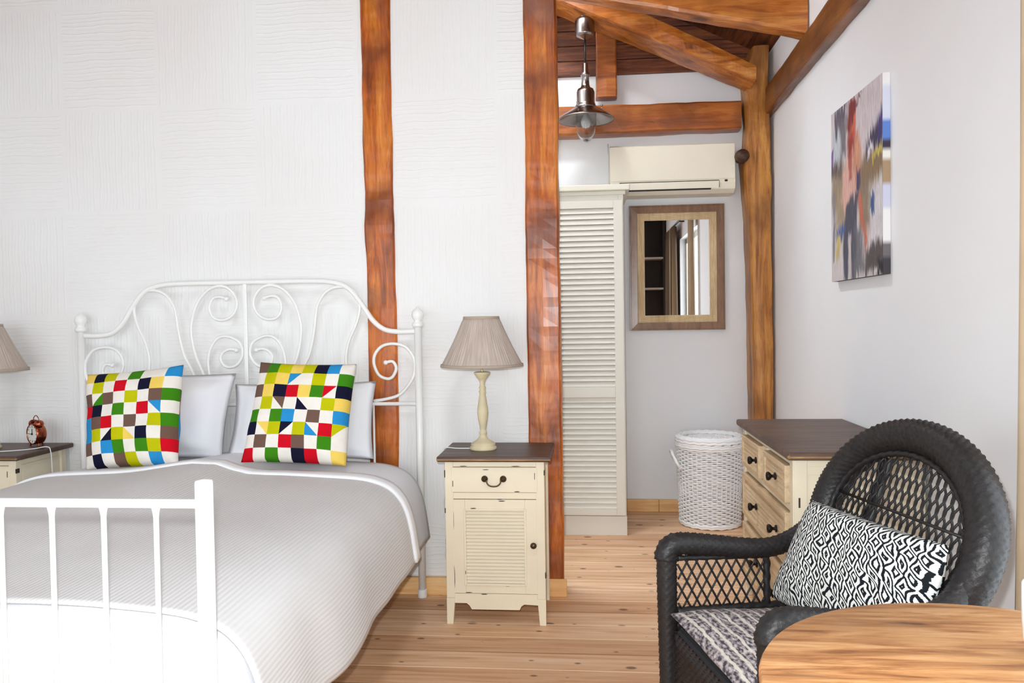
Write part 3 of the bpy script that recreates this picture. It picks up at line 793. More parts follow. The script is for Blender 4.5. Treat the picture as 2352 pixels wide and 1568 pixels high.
def cushion(name, corners, thick, n, mats, cell=None, label='', cat='cushion', group=None, **kw):
    org = sum((Vector(c) for c in corners), Vector()) / 4
    cs = [Vector(c) - org for c in corners]
    fr, bk, Nn = pillow_grid(*cs, thick, n, **kw)
    bm = bmesh.new(); lay = bm.loops.layers.uv.verify()
    F = [[bm.verts.new(p) for p in r] for r in fr]
    B = [[F[i][j] if (i in (0, n) or j in (0, n)) else bm.verts.new(bk[i][j]) for j in range(n + 1)] for i in range(n + 1)]
    def face(vs, ids, mi):
        try: f = bm.faces.new(vs)
        except ValueError: return
        f.smooth = True; f.material_index = mi
        for l, (a, b) in zip(f.loops, ids): l[lay].uv = (b / n, 1 - a / n)
    for i in range(n):
        for j in range(n):
            q = [(i, j), (i + 1, j), (i + 1, j + 1), (i, j + 1)]
            if cell is None:
                face([F[a][b] for a, b in q], q, 0); face([B[a][b] for a, b in q][::-1], q[::-1], 0)
            else:
                m1, m2, diag = cell(i, j, n)
                if diag is None:
                    face([F[a][b] for a, b in q], q, m1)
                elif diag == '\\':     # diagonal from top-left to bottom-right: m1 lower-left, m2 upper-right
                    t = [q[0], q[1], q[2]]; face([F[a][b] for a, b in t], t, m1)
                    t = [q[0], q[2], q[3]]; face([F[a][b] for a, b in t], t, m2)
                else:                  # '/': m1 upper-left, m2 lower-right
                    t = [q[0], q[1], q[3]]; face([F[a][b] for a, b in t], t, m1)
                    t = [q[1], q[2], q[3]]; face([F[a][b] for a, b in t], t, m2)
                k = cell(i, n - 1 - j, n)[0]
                face([B[a][b] for a, b in q][::-1], q[::-1], k)
    bmesh.ops.recalc_face_normals(bm, faces=bm.faces[:])
    me = bpy.data.meshes.new(name); bm.to_mesh(me); bm.free()
    for mm in mats: me.materials.append(M[mm] if isinstance(mm, str) else mm)
    o = bpy.data.objects.new(name, me); COL.objects.link(o); o.location = org
    return tag(o, label, cat, group)
KEYS = 'WYNLGRBK'
PATL = [['Y', 'N', 'L', 'W', 'G', 'W', 'W', 'B'], ['W', 'L', 'W', 'R', 'W', 'N', 'Y', 'W'], ['K', 'W/G', 'K', 'W', 'L', 'W', 'K', 'G'],
        ['R', 'N', 'W', 'G', 'W', 'R', 'W\\B', 'W'], ['B', 'K', 'R', 'W', 'K', 'W', 'L', 'G'], ['B', 'L', 'W/N', 'L', 'Y\\W', 'N', 'W', 'K'],
        ['K', 'W', 'B', 'G', 'W', 'G', 'L', 'R'], ['W', 'N', 'W', 'K', 'L', 'W', 'B', 'W']]
PATR = [['K', 'G', 'L', 'Y', 'L', 'N', 'B', 'W'], ['W', 'L', 'Y', 'B/W', 'W', 'L', 'W', 'G'], ['K', 'Y', 'N', 'R', 'Y', 'G', 'R/W', 'N'],
        ['W', 'L', 'W\\K', 'W', 'N\\W', 'W', 'L', 'Y'], ['G', 'W', 'G', 'B', 'W', 'K', 'W', 'B'], ['N', 'W\\Y', 'L', 'N/W', 'L', 'B\\W', 'R', 'L/W'],
        ['W', 'K', 'W', 'R', 'K', 'W', 'G', 'W'], ['R', 'W', 'G', 'W', 'N', 'R', 'W', 'Y']]
def celler(pat):
    def c(i, j, n):
        per = n // 8; r, cc = i // per, j // per; li, lj = i % per, j % per
        v = pat[r][cc]
        if len(v) == 1: return KEYS.index(v), 0, None
        a, d, b = v; ia, ib = KEYS.index(a), KEYS.index(b)
        if d == '\\':
            if li == lj: return ia, ib, '\\'
            return (ia if li > lj else ib), 0, None
        if li + lj == per - 1: return ia, ib, '/'
        return (ia if li + lj < per - 1 else ib), 0, None
    return c
pmats = [PM[k] for k in KEYS]
pl = cushion('pillow', [(-2.20, 3.475, 1.055), (-1.605, 3.475, 1.05), (-1.64, 3.385, .672), (-2.16, 3.385, .665)], .14, 24, ['wht_fabric'],
             label='white pillow with flanged edge behind the left multicoloured cushion', cat='pillow', group='white bed pillows', flange=.88, wr=.012, seed=3)
cushion('pillow', [(-1.61, 3.475, 1.00), (-.945, 3.475, 1.01), (-.940, 3.385, .67), (-1.615, 3.385, .685)], .14, 24, ['wht_fabric'],
        label='white pillow with flanged edge behind the right multicoloured cushion', cat='pillow', group='white bed pillows', flange=.9, wr=.012, seed=9)
cushion('throw_cushion', [(-2.222, 3.315, 1.060), (-1.772, 3.315, 1.100), (-1.732, 3.175, .676), (-2.150, 3.175, .656)], .15, 48, pmats, celler(PATL),
        'multicoloured patchwork throw cushion leaning upright nearer the alarm clock', 'cushion', 'multicoloured patchwork cushions', concave=.035, wr=.012, seed=1)
cushion('throw_cushion', [(-1.418, 3.315, 1.108), (-.988, 3.315, 1.096), (-1.000, 3.175, .676), (-1.455, 3.175, .692)], .15, 48, pmats, celler(PATR),
        'multicoloured patchwork throw cushion leaning tilted nearer the nightstand lamp', 'cushion', 'multicoloured patchwork cushions', concave=.035, wr=.012, seed=5)

# ------------------------------------------------------------------ nightstands
def make_nightstand():
    t = thing('nightstand', 'cream distressed nightstand with louvred door and brown top beside the orange upright timber', 'nightstand', (-.386, 3.405, 0), 0, 'cream nightstands')
    FYl, BYl = -.168, .165
    wear = lambda m, x, z, w, h: mark(m, x, z, w, h, FYl - .0065, FYl)
    m = MB()
    m.box((-.195, FYl + .012, .129), (-.18, BYl, .69)); m.box((.18, FYl + .012, .129), (.195, BYl, .69))
    m.box((-.18, BYl - .012, .129), (.18, BYl, .69)); m.box((-.18, FYl + .012, .125), (.18, BYl - .012, .14))
    m.box((-.183, FYl, .664), (.183, FYl + .02, .690), .002); m.box((-.183, FYl, .529), (.183, FYl + .02, .556), .002)
    m.box((-.183, FYl + .05, .5), (.183, BYl - .02, .54))
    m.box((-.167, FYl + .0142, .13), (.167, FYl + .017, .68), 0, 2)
    m.box((.193, FYl + .05, .14), (.20, BYl - .02, .66), .002); m.box((-.2, FYl + .05, .14), (-.193, BYl - .02, .66), .002)
    m.prism([(-.183, .129), (-.183, .088), (-.125, .088), (-.113, .078), (-.104, .062), (.098, .062), (.106, .078), (.118, .086), (.183, .083), (.183, .129)][::-1], FYl, FYl + .018)
    for x, z, w, h in ((.02, .5265, .02, .004), (-.05, .127, .03, .004), (-.13, .667, .035, .003), (.09, .667, .04, .003)): mark(m, x, z, w, h, FYl - .0005, FYl + .004)
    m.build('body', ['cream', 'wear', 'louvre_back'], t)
    for sx in (-1, 1):
        for sy, y0, y1 in ((0, FYl - .004, FYl + .03), (1, BYl - .034, BYl)):
            m = MB(); a, b = sx * .209, sx * .174; c = sx * .181; yb = (y0 + y1) / 2
            lo, hi = min(a, b), max(a, b)
            m.box((lo, y0, .11), (hi, y1, .69), .002)
            l2, h2 = min(a, sx * .183), max(a, sx * .183)
            m.hexa([(l2, y0 + .001, 0), (h2, y0 + .001, 0), (h2, y1 - .004, 0), (l2, y1 - .004, 0), (lo, y0, .11), (hi, y0, .11), (hi, y1, .11), (lo, y1, .11)])
            if sy == 0:
                zz = ((.62, .03), (.47, .02)) if sx < 0 else ((.63, .02), (.2, .022))
                for z, h in zz: m.box((a - .002, y0 - .0015, z), (a + .002, y0 + .02, z + h), 0, 1)
            m.build('leg', ['cream', 'wear'], t)
    m = MB(); m.box((-.2375, -.205, .69), (.2375, .185, .712), .006)
    m.box((-.2376, -.2056, .6935), (.2376, -.19, .7045), .004, 1)
    m.build('tabletop', ['brown_top', 'brown_edge'], t)
    m = MB(); m.box((-.1815, FYl - .006, .558), (.1795, FYl + .04, .6625), .002)
    for x, z, w, h in ((-.035, .653, .03, .003), (.095, .5615, .026, .004)): wear(m, x, z, w, h)
    m.box((.168, FYl - .0075, .613), (.170, FYl - .005, .64), 0, 1); m.box((-.176, FYl - .0075, .582), (-.1735, FYl - .005, .606), 0, 1)
    d = m.build('drawer', ['cream', 'wear'], t)
    m = MB()
    for x in (-.040, .038):
        m.lathe([(.0001, 0), (.0135, 0), (.014, .003), (.009, .006), (.006, .008), (.006, .013), (.0001, .014)], 18, (x, FYl - .006, .615), axis='Y', rot=Matrix.Rotation(pi, 3, 'Z'))
    m.tube(catmull([(-.030, FYl - .017, .613), (-.029, FYl - .02, .600), (-.018, FYl - .022, .589), (0, FYl - .022, .586), (.016, FYl - .022, .589), (.027, FYl - .02, .600), (.028, FYl - .017, .613)], 5), .0032, 8)
    plabel(m.build('bail_handle', 'bronze', d), 'aged bronze bail handle')
    m = MB()
    x0, x1, z0, z1 = -.1765, .183, .131, .5265
    lx0, lx1, lz0, lz1 = -.126, .126, .170, .484
    y0, y1 = FYl - .003, FYl + .014
    m.box((x0, y0, z0), (lx0, y1, z1), .0015); m.box((lx1, y0, z0), (x1, y1, z1), .0015)
    m.box((lx0, y0 + .0008, z0), (lx1, y1, lz0), .0015); m.box((lx0, y0 + .0008, lz1), (lx1, y1, z1), .0015)
    for q in ((lx0 - .006, lx0 + .004, lz0 - .006, lz1 + .006), (lx1 - .004, lx1 + .006, lz0 - .006, lz1 + .006), (lx0, lx1, lz0 - .006, lz0 + .004), (lx0, lx1, lz1 - .004, lz1 + .006)):
        m.box((q[0], y0 - .004, q[2]), (q[1], y0 + .006, q[3]), .0015)
    n = 21
    for k in range(n):
        z = lz0 + .004 + (lz1 - lz0 - .008) * (k + .5) / n; h = .0060
        m.hexa([(lx0, y0 + .000, z - h), (lx1, y0 + .000, z - h), (lx1, y0 + .005, z - h), (lx0, y0 + .005, z - h), (lx0, y0 + .009, z + h), (lx1, y0 + .009, z + h), (lx1, y0 + .013, z + h), (lx0, y0 + .013, z + h)])
    for x, z, w, h in ((.03, .521, .03, .004), (-.09, .490, .025, .003), (.05, .164, .025, .004), (-.115, .134, .03, .003)): mark(m, x, z, w, h, y0 - (.0045 if z > .48 and z < .5 else .0006), y0 + .004)
    for x, z, w, h in ((x0 + .001, .44, .004, .10), (x0 + .002, .20, .004, .10), (x1 - .002, .40, .004, .03), (x1 - .006, .29, .002, .05), (lx0, .22, .003, .02)): mark(m, x, z, w, h, y0 - (.0045 if abs(x - lx0) < .01 else .0006), y0 + .004)
    d = m.build('door', ['cream', 'wear'], t)
    m = MB(); m.lathe([(.0001, 0), (.006, 0), (.006, .008), (.0115, .011), (.0135, .016), (.011, .022), (.005, .025), (.0001, .0255)], 18, (.161, y0, .339), axis='Y', rot=Matrix.Rotation(pi, 3, 'Z'))
    plabel(m.build('knob', 'bronze', d), 'aged bronze door knob')
    return t
ns1 = make_nightstand()
ns2 = copy_tree(ns1); ns2.location = (-2.725, 3.405, 0)
ns2['label'] = 'cream distressed nightstand under the alarm clock, cut off by the left edge'

# ------------------------------------------------------------------ table lamps
def make_lamp():
    t = thing('table_lamp', 'table lamp with pleated taupe shade on the nightstand beside the orange timber', 'lamp', (-.452, 3.40, .712), 0, 'bedside table lamps')
    m = MB()
    m.lathe([(.0001, 0), (.058, 0), (.0595, .005), (.058, .012), (.052, .015), (.054, .020), (.054, .026), (.046, .031), (.034, .038), (.022, .048), (.0155, .058), (.0145, .066), (.0175, .070), (.0175, .076), (.0135, .079), (.0135, .088), (.016, .105), (.021, .130), (.0245, .158), (.0235, .178), (.019, .205), (.0145, .235), (.0125, .247), (.016, .251), (.016, .256), (.0125, .259), (.0125, .264), (.0155, .268), (.0155, .273), (.0115, .277), (.0105, .287), (.0135, .300), (.020, .311), (.025, .314), (.025, .319), (.031, .324), (.0365, .334), (.0365, .338), (.03, .340), (.0001, .341)], 28)
    m.build('turned_base', 'lamp_wood', t)
    m = MB(); m.lathe([(.0055, .34), (.0055, .40), (.008, .402), (.014, .404), (.014, .44), (.0001, .441)], 14); plabel(m.build('stem', 'gold_edge', t), 'brass stem')
    m = MB(); m.lathe([(.012, .44), (.014, .45), (.024, .475), (.028, .495), (.024, .515), (.012, .528), (.0001, .531)], 16); m.build('bulb', 'bulb', t)
    m = MB()
    npl = 76
    prof = []
    for k in range(13):
        q = k / 12; prof.append((.179 - (.179 - .0765) * q + .004 * sin(q * pi) * -1, .366 + .212 * q))
    m.lathe(prof, npl * 4, mod=lambda r, z, th, i: r + (.0013 if 0 < i < 12 else 0) * cos(npl * th))
    sh = m.build('lamp_shade', 'shade', t, recalc=False)
    sm = sh.modifiers.new('thickness', 'SOLIDIFY'); sm.thickness = .002
    for r, z in ((.180, .369), (.078, .576)):
        m = MB(); m.lathe([(r - .002, z - .006), (r + .0022, z - .006), (r + .0018 - .001, z + .006), (r - .003, z + .006), (r - .002, z - .006)], 64)
        m.build('shade_binding', 'shade_trim', sh)
    m = MB()
    for k in range(3):
        a = 2 * pi * k / 3; m.tube([(0.012 * cos(a), .012 * sin(a), .43), (.076 * cos(a), .076 * sin(a), .572)], .0012, 6)
    m.build('shade_carrier', 'gold_edge', t)
    return t
lamp1 = make_lamp()
lamp2 = copy_tree(lamp1); lamp2.location = (-2.787, 3.40, .712)
lamp2['label'] = 'table lamp with pleated taupe shade at the left edge above the alarm clock'
def cord(lamp, pts, sw=None):
    o = Vector(lamp.location)
    m = MB(); m.tube([p - o for p in catmull(pts, 6)], .0024, 8)
    c = plabel(m.build('power_cord', 'cable', lamp), 'white power cord')
    if sw:
        m = MB(); a, b = Vector(sw[0]) - o, Vector(sw[1]) - o
        d = (b - a); m.tube([a, a + d * .15, a + d * .3, a + d * .7, a + d * .85, b], [.004, .008, .010, .010, .008, .004], 10)
        m.build('inline_switch', 'cable', c)
cord(lamp1, [(-.505, 3.40, .7155), (-.57, 3.40, .7155), (-.618, 3.42, .7155), (-.634, 3.43, .700), (-.638, 3.45, .62), (-.636, 3.48, .52), (-.650, 3.50, .44), (-.632, 3.52, .36), (-.636, 3.53, .30), (-.650, 3.54, .235), (-.655, 3.54, .19), (-.630, 3.55, .13), (-.61, 3.555, .06), (-.58, 3.555, .012), (-.5, 3.54, .004), (-.40, 3.50, .004)],
     ((-.631, 3.526, .315), (-.648, 3.538, .245)))
cord(lamp2, [(-2.845, 3.36, .7155), (-2.84, 3.30, .7155), (-2.72, 3.29, .7155), (-2.60, 3.33, .7155), (-2.54, 3.38, .716), (-2.49, 3.40, .722), (-2.475, 3.405, .700), (-2.473, 3.41, .60), (-2.473, 3.42, .40), (-2.474, 3.45, .1), (-2.48, 3.5, .004)])

# ------------------------------------------------------------------ alarm clock
ck = thing('alarm_clock', 'small copper twin-bell alarm clock on the left nightstand', 'clock', (-2.602, 3.485, .712), radians(-26))
ck.scale = (1.14, 1.14, 1.14)
R90 = Matrix.Rotation(pi, 3, 'Z')
zc = .052
m = MB(); m.lathe([(.0001, .024), (.034, .024), (.041, .018), (.0435, .006), (.0435, -.016), (.041, -.020), (.0385, -.020), (.0385, -.017)], 36, (0, 0, zc), axis='Y'); m.build('case', 'copper', ck)
m = MB(); m.lathe([(.0001, -.0165), (.0388, -.0165)], 36, (0, 0, zc), axis='Y'); dl = m.build('dial', 'clockface', ck, recalc=False)
m = MB()
for k in range(12):
    a = 2 * pi * k / 12; r0 = .030 if k % 3 else .026
    x, z = sin(a), cos(a)
    m.tube([(x * r0, -.0172, zc + z * r0), (x * .0345, -.0172, zc + z * .0345)], .0011, 6)
m.build('hour_marks', 'black', dl)
m = MB(); m.tube([(0, -.0185, zc), (.0015, -.0185, zc + .022)], .0013, 6); m.tube([(.006, -.0195, zc), (-.031, -.0195, zc + .0005)], .0011, 6); m.lathe([(.0001, .0), (.004, 0), (.004, .004), (.0001, .004)], 10, (0, -.0165, zc), axis='Y', rot=R90)
m.build('hands', 'black', dl)
for s in (-1, 1):
    m = MB(); rot = Matrix.Rotation(s * radians(32), 3, 'Y')
    m.lathe([(.0175, 0), (.0170, .006), (.0135, .012), (.007, .0155), (.0001, .0165)], 20, (s * .023, 0, zc + .041), rot=rot)
    m.tube([Vector((s * .019, 0, zc + .036)), Vector((s * .026, 0, zc + .047))], .002, 6)
    m.build('bell', 'copper', ck)
    m = MB(); m.tube([(s * .026, -.006, zc - .034), (s * .033, -.008, .0035)], [.003, .004], 8); m.sphere((s * .033, -.008, .004), .0042, 10); m.build('foot', 'copper', ck)
m = MB(); m.tube([(.0, .02, zc - .034), (0, .024, .0035)], [.003, .004], 8); m.sphere((0, .024, .004), .004, 10); m.build('foot', 'copper', ck)
m = MB(); m.tube(catmull([(-.020, 0, zc + .054), (-.017, 0, zc + .067), (0, 0, zc + .076), (.017, 0, zc + .067), (.020, 0, zc + .054)], 5), .0017, 8); m.build('handle', 'copper', ck)
m = MB(); m.tube([(0, 0, zc + .04), (0, 0, zc + .052)], .0014, 6); m.box((-.005, -.003, zc + .050), (.005, .003, zc + .057), .001); m.build('hammer', 'iron', ck)

# ------------------------------------------------------------------ pendant lamp
px, py = .020, 4.90
ptop = rz(px) + .004
pe = thing('pendant_lamp', 'brushed nickel pendant lamp with wide rim and glass globe hanging in the alcove', 'lamp', (px, py, ptop))
def pp(prof, seg=36): return [(r, z - ptop) for r, z in prof]
m = MB(); m.lathe(pp([(.0001, 3.125), (.052, 3.125), (.058, 3.12), (.060, 3.105), (.060, 3.03), (.058, 3.022), (.056, 3.021), (.056, 3.016), (.050, 3.014), (.0001, 2.995)]), 36); m.lathe(pp([(.03, ptop + .03), (.03, 3.12)]), 16); m.build('canopy', 'nickel', pe)
m = MB(); m.tube([(0, 0, 3.0 - ptop), (0, 0, 2.85 - ptop)], .006, 10); m.build('cable', 'black', pe)
m = MB(); m.lathe(pp([(.0001, 2.855), (.014, 2.855), (.018, 2.85), (.020, 2.80), (.028, 2.79), (.028, 2.775), (.022, 2.77), (.025, 2.72), (.030, 2.705), (.048, 2.695), (.056, 2.675), (.057, 2.61), (.062, 2.596), (.068, 2.588), (.068, 2.576), (.05, 2.572), (.0001, 2.572)]), 36); m.build('lamp_holder', 'nickel', pe)
m = MB(); m.lathe(pp([(.060, 2.572), (.085, 2.572), (.105, 2.558), (.135, 2.540), (.165, 2.520), (.174, 2.512), (.176, 2.507), (.173, 2.504), (.160, 2.511), (.130, 2.531), (.100, 2.549), (.082, 2.563), (.060, 2.564), (.060, 2.572)]), 48); m.build('rim_shade', 'nickel', pe)
for k in range(3):
    a = radians(0 + 120 * k); c = Vector((cos(a) * .098, sin(a) * .098, 2.568 - ptop))
    m = MB(); m.tube([c, c + Vector((0, 0, .02))], .003, 8); m.sphere(c + Vector((0, 0, .022)), .006, 8); m.tube([c + Vector((-.009, 0, .028)), c + Vector((.009, 0, .028))], .002, 6); m.build('thumb_screw', 'nickel', pe)
m = MB(); m.lathe(pp([(.060, 2.568), (.062, 2.54), (.062, 2.48), (.056, 2.435), (.040, 2.400), (.022, 2.384), (.0001, 2.380)]), 32); g = m.build('glass_globe', 'glass', pe, recalc=False)
sm = g.modifiers.new('thickness', 'SOLIDIFY'); sm.thickness = .003
m = MB(); m.lathe(pp([(.0001, 2.372), (.008, 2.374), (.016, 2.382), (.014, 2.386), (.0001, 2.386)]), 14); m.build('finial', 'nickel', pe)
m = MB(); m.lathe(pp([(.014, 2.57), (.014, 2.55), (.020, 2.53), (.030, 2.505), (.030, 2.485), (.022, 2.463), (.0001, 2.455)]), 20); m.build('bulb', 'bulb', pe)

# ------------------------------------------------------------------ air conditioner
ac = thing('air_conditioner', 'ivory split air conditioner high on the alcove wall above the mirror', 'air conditioner', (.56, 5.23, 2.06))
x0, x1 = -.390, .386
m = MB()
prof = [(0, .0), (0, .312), (-.17, .312), (-.190, .300), (-.200, .06), (-.188, .022), (-.15, .0)]
def xprism(m, prof, x0, x1, mi=0):
    a = [m.bm.verts.new((x0, y, z)) for y, z in prof]; b = [m.bm.verts.new((x1, y, z)) for y, z in prof]
    m.bm.faces.new(a); m.bm.faces.new(b[::-1]); n = len(prof)
    for i in range(n):
        j = (i + 1) % n; f = m.bm.faces.new((a[j], a[i], b[i], b[j])); f.material_index = mi
xprism(m, prof, x0, x1)
m.build('casing', 'ac_white', ac)
m = MB(); xprism(m, [(-.1905, .302), (-.1935, .302), (-.2035, .085), (-.2005, .085)], x0 + .003, x1 - .003); m.build('front_panel', 'ac_white', ac)
m = MB(); xprism(m, [(-.198, .074), (-.2065, .070), (-.200, .028), (-.190, .030)], x0 + .07, x1 - .10)
m.build('air_flap', 'ac_white', ac)
m = MB(); m.box((x0 + .055, -.204, .020), (x1 - .150, -.186, .027)); m.box((x0 + .058, -.2045, .072), (x1 - .10, -.19, .0755)); m.box((x1 - .100, -.2045, .032), (x1 - .0975, -.19, .072)); m.build('outlet_slot', 'dark_gap', ac)
m = MB(); m.box((x1 - .066, -.2055, .066), (x1 - .048, -.195, .077), .002); m.build('indicator', 'black', ac)
m = MB(); m.tube([(x0 - .006, -.03, .02), (x0 - .006, -.03, .36)], .004, 8); m.build('cable', 'cable', ac)  # tube drawn for the thin wall seam left of the casing

# ------------------------------------------------------------------ wardrobe
wd = thing('wardrobe', 'tall white wardrobe with louvred doors against the alcove wall', 'wardrobe', (-.235, 4.92, 0))
hx, fy, by = .465, -.288, .285
m = MB()
m.box((-hx, fy, 0), (-hx + .03, by, 2.005), .002); m.box((hx - .03, fy, 0), (hx, by, 2.005), .002)
m.box((-hx + .03, by - .015, .0), (hx - .03, by, 2.005)); m.box((-hx + .03, fy + .004, .10), (hx - .03, by - .015, .125)); m.box((-hx + .03, fy + .01, 1.96), (hx - .03, by - .015, 2.005))
m.box((-hx + .03, fy, 1.955), (hx - .03, fy + .02, 2.005), .001)
m.box((-.012, fy, .12), (.012, fy + .02, 1.96)); m.box((-hx + .03, fy + .045, .13), (hx - .03, fy + .05, 1.955), 0, 1)
m.build('carcass', ['warm_white', 'shelfedge'], wd)
m = MB(); m.box((-hx - .012, fy - .012, 2.0), (hx + .012, by, 2.022), .003); m.box((-hx - .036, fy - .036, 2.022), (hx + .036, by, 2.056), .005); m.build('cornice', 'cornice_white', wd)
m = MB(); m.box((-hx + .001, fy - .008, 0), (hx + .002, fy + .015, .115), .002); m.build('plinth', 'warm_white', wd)
for s in (-1, 1):
    m = MB()
    a, b = (.006, hx - .006) if s > 0 else (-hx + .006, -.006)
    y0, y1 = fy - .018, fy + .003
    st = .052
    m.box((a, y0, .12), (a + st, y1, 1.965), .002); m.box((b - st, y0, .12), (b, y1, 1.965), .002)
    for z0, z1 in ((.12, .158), (.816, .878), (1.922, 1.965)): m.box((a + st, y0, z0), (b - st, y1, z1), .002)
    for z0, z1, n in ((.158, .816, 21), (.878, 1.922, 33)):
        for k in range(n):
            z = z0 + (z1 - z0) * (k + .5) / n; h = (z1 - z0) / n * .455
            m.hexa([(a + st, y0 + .004, z - h), (b - st, y0 + .004, z - h), (b - st, y0 + .009, z - h), (a + st, y0 + .009, z - h),
                    (a + st, y0 + .013, z + h), (b - st, y0 + .013, z + h), (b - st, y0 + .018, z + h), (a + st, y0 + .018, z + h)])
    d = m.build('louvred_door', 'warm_white', wd)

# ------------------------------------------------------------------ wall mirror
mi_ = thing('wall_mirror', 'rectangular mirror in brown and cream ribbed frame on the alcove wall', 'mirror', (.6015, 5.23, 1.605), radians(0))
def ring(m, ox, oz, ix, iz, ya, yb, yo, mi=0):
    """rect ring: outer half sizes, inner half sizes; ya = y at outer edge, yb = y at inner edge; back at yo"""
    O = [(-ox, -oz), (ox, -oz), (ox, oz), (-ox, oz)]; I = [(-ix, -iz), (ix, -iz), (ix, iz), (-ix, iz)]
    for k in range(4):
        j = (k + 1) % 4
        a, b, c, d = O[k], O[j], I[j], I[k]
        m.hexa([(a[0], yo, a[1]), (b[0], yo, b[1]), (c[0], yo, c[1]), (d[0], yo, d[1]), (a[0], ya, a[1]), (b[0], ya, b[1]), (c[0], yb, c[1]), (d[0], yb, d[1])], 0, mi)
m = MB(); ring(m, .3055, .408, .257, .359, -.030, -.034, -.002); ring(m, .3055, .408, .296, .398, -.022, -.033, -.001); m.build('outer_frame', 'mirror_brown', mi_)
m = MB()
nr = 6
for k in range(nr):
    o = .0585 * k / nr; w = .0585 / nr
    ring(m, .2665 - o, .3685 - o, .2665 - o - w * .5, .3685 - o - w * .5, -.024 + k * .0005, -.031 + k * .0005, -.004); ring(m, .2665 - o - w * .5, .3685 - o - w * .5, .2665 - o - w, .3685 - o - w, -.031 + k * .0005, -.024 + k * .0005, -.004)
plabel(m.build('inner_frame', 'mirror_cream', mi_), 'cream ribbed inner frame')
m = MB(); m.box((-.212, -.016, -.314), (.212, -.012, .314)); m.build('mirror_glass', 'mirror', mi_)

# ------------------------------------------------------------------ laundry basket
lb = thing('laundry_basket', 'round white wicker laundry basket with lid in the alcove corner', 'basket', (.757, 4.93, 0))
m = MB(); H = .475; NR = 40
for k in range(NR):
    z = .030 + (H - .030) * k / (NR - 1); q = z / H
    r0 = .178 + .018 * q + .004 * sin(q * pi) - (.010 * sin((q - .32) / .30 * pi) if .32 < q < .62 else 0)
    n = 176
    big = .42 < q < .60
    m.tube([((r0 + .0058 * cos(20 * t + pi * k)) * cos(t), (r0 + .0058 * cos(20 * t + pi * k)) * sin(t), z + .0012 * sin(5 * t + k)) for t in (2 * pi * j / n for j in range(n))], .0054 if not big else .0060, 6, closed=True, flat=.75)
for j in range(40):
    t = 2 * pi * (j + .5) / 40
    m.tube([(.176 * cos(t), .176 * sin(t), .01), (.190 * cos(t), .190 * sin(t), .26), (.195 * cos(t), .195 * sin(t), .48)], .0036, 6)
m.build('woven_body', 'wicker_white', lb)
m = MB(); m.lathe([(.0001, .004), (.160, .004), (.164, .02), (.178, .47), (.175, .47), (.160, .024), (.0001, .018)], 40); m.build('gap_backing', 'weave_gap_shade', lb)  # added inner shell, coloured as the shade between strands
m = MB()
for grp in (((.010, .182), (.022, .184)), ((.478, .200), (.492, .204), (.505, .203))):
    m = MB()
    for z, r in grp:
        m.tube([(r * cos(2 * pi * k / 60), r * sin(2 * pi * k / 60), z + .003 * sin(k * 2.1)) for k in range(60)], .0075, 8, closed=True)
    m.build('braided_rim', 'wicker_white', lb)
m = MB()
for k in range(11):
    r = .012 + k * .0172
    m.tube([(r * cos(2 * pi * q / 64), r * sin(2 * pi * q / 64), .532 - .0009 * k + .0025 * cos(q * pi * .5 + k * pi)) for q in range(64)], .0088, 6, closed=True)
for r, z, w in ((.170, .540, .009), (.186, .545, .010), (.200, .536, .010), (.203, .520, .009)):
    m.tube([(r * cos(2 * pi * q / 72), r * sin(2 * pi * q / 72), z + .003 * sin(q * 1.9)) for q in range(72)], w, 8, closed=True)
m.lathe([(.0001, .522), (.195, .520)], 40)
m.build('lid', 'wicker_white', lb)
for s in (-1, 1):
    m = MB()
    m.tube(catmull([(s * .188, -.080, .355), (s * .206, -.088, .385), (s * .228, -.07, .43), (s * .234, -.01, .45), (s * .228, .05, .43), (s * .206, .068, .385), (s * .188, .06, .355)], 6), .0095, 8, weave=lambda i, t, r: r * (1 + .2 * cos(2 * t + i * .9)))
    m.build('handle', 'wicker_white', lb)

# ------------------------------------------------------------------ dresser
dr = thing('dresser', 'cream chest of drawers with dark brown top against the right-hand wall', 'dresser', (.945, 3.255, 0))
fx, bx, ny, fy2 = -.225, .222, -.435, .435     # front face (-X), wall side, near end, far end
m = MB(); m.box((-.250, -.470, .772), (.232, .470, .800), .008); m.box((-.2502, -.4702, .777), (.2322, -.455, .790), .004, 1); m.build('top', ['brown_top', 'brown_edge'], dr)
m = MB()
m.box((fx + .02, ny + .02, .06), (bx, fy2 - .01, .772))
m.build('carcass', 'cream', dr)
m = MB()      # near end panel: stiles, rails and recessed panel
m.box((fx + .004, ny, 0.001), (fx + .05, ny + .028, .770), .003); m.box((bx - .05, ny, 0), (bx, ny + .03, .772), .003)
m.box((fx + .05, ny + .001, .745), (bx - .05, ny + .03, .772), .001); m.box((fx + .05, ny + .001, .06), (bx - .05, ny + .03, .12), .001)
m.box((fx + .05, ny + .008, .12), (bx - .05, ny + .03, .745)); m.box((fx + .05, ny + .004, .715), (bx - .05, ny + .03, .745), .001)
for a, b, c, d in ((.030, .032, .640, .668), (-.17, -.168, .62, .645)): pass
m.box((fx + .095, ny + .0025, .714), (fx + .150, ny + .01, .719), 0, 1); m.box((fx + .019, ny - .001, .600), (fx + .025, ny + .004, .635), 0, 1); m.box((fx + .052, ny + .006, .46), (fx + .055, ny + .01, .50), 0, 1)
m.build('side_panel', ['cream', 'wear'], dr)
m = MB()
m.box((fx, ny + .003, 0), (fx + .03, ny + .045, .771), .003); m.box((fx, fy2 - .045, 0), (fx + .03, fy2, .772), .003)
for z0, z1 in ((.745, .772), (.575, .600), (.352, .376), (.06, .115)): m.box((fx + .004, ny + .045, z0), (fx + .03, fy2 - .045, z1), .002)
m.box((fx, -.035, .60), (fx + .03, .035, .745), .002)
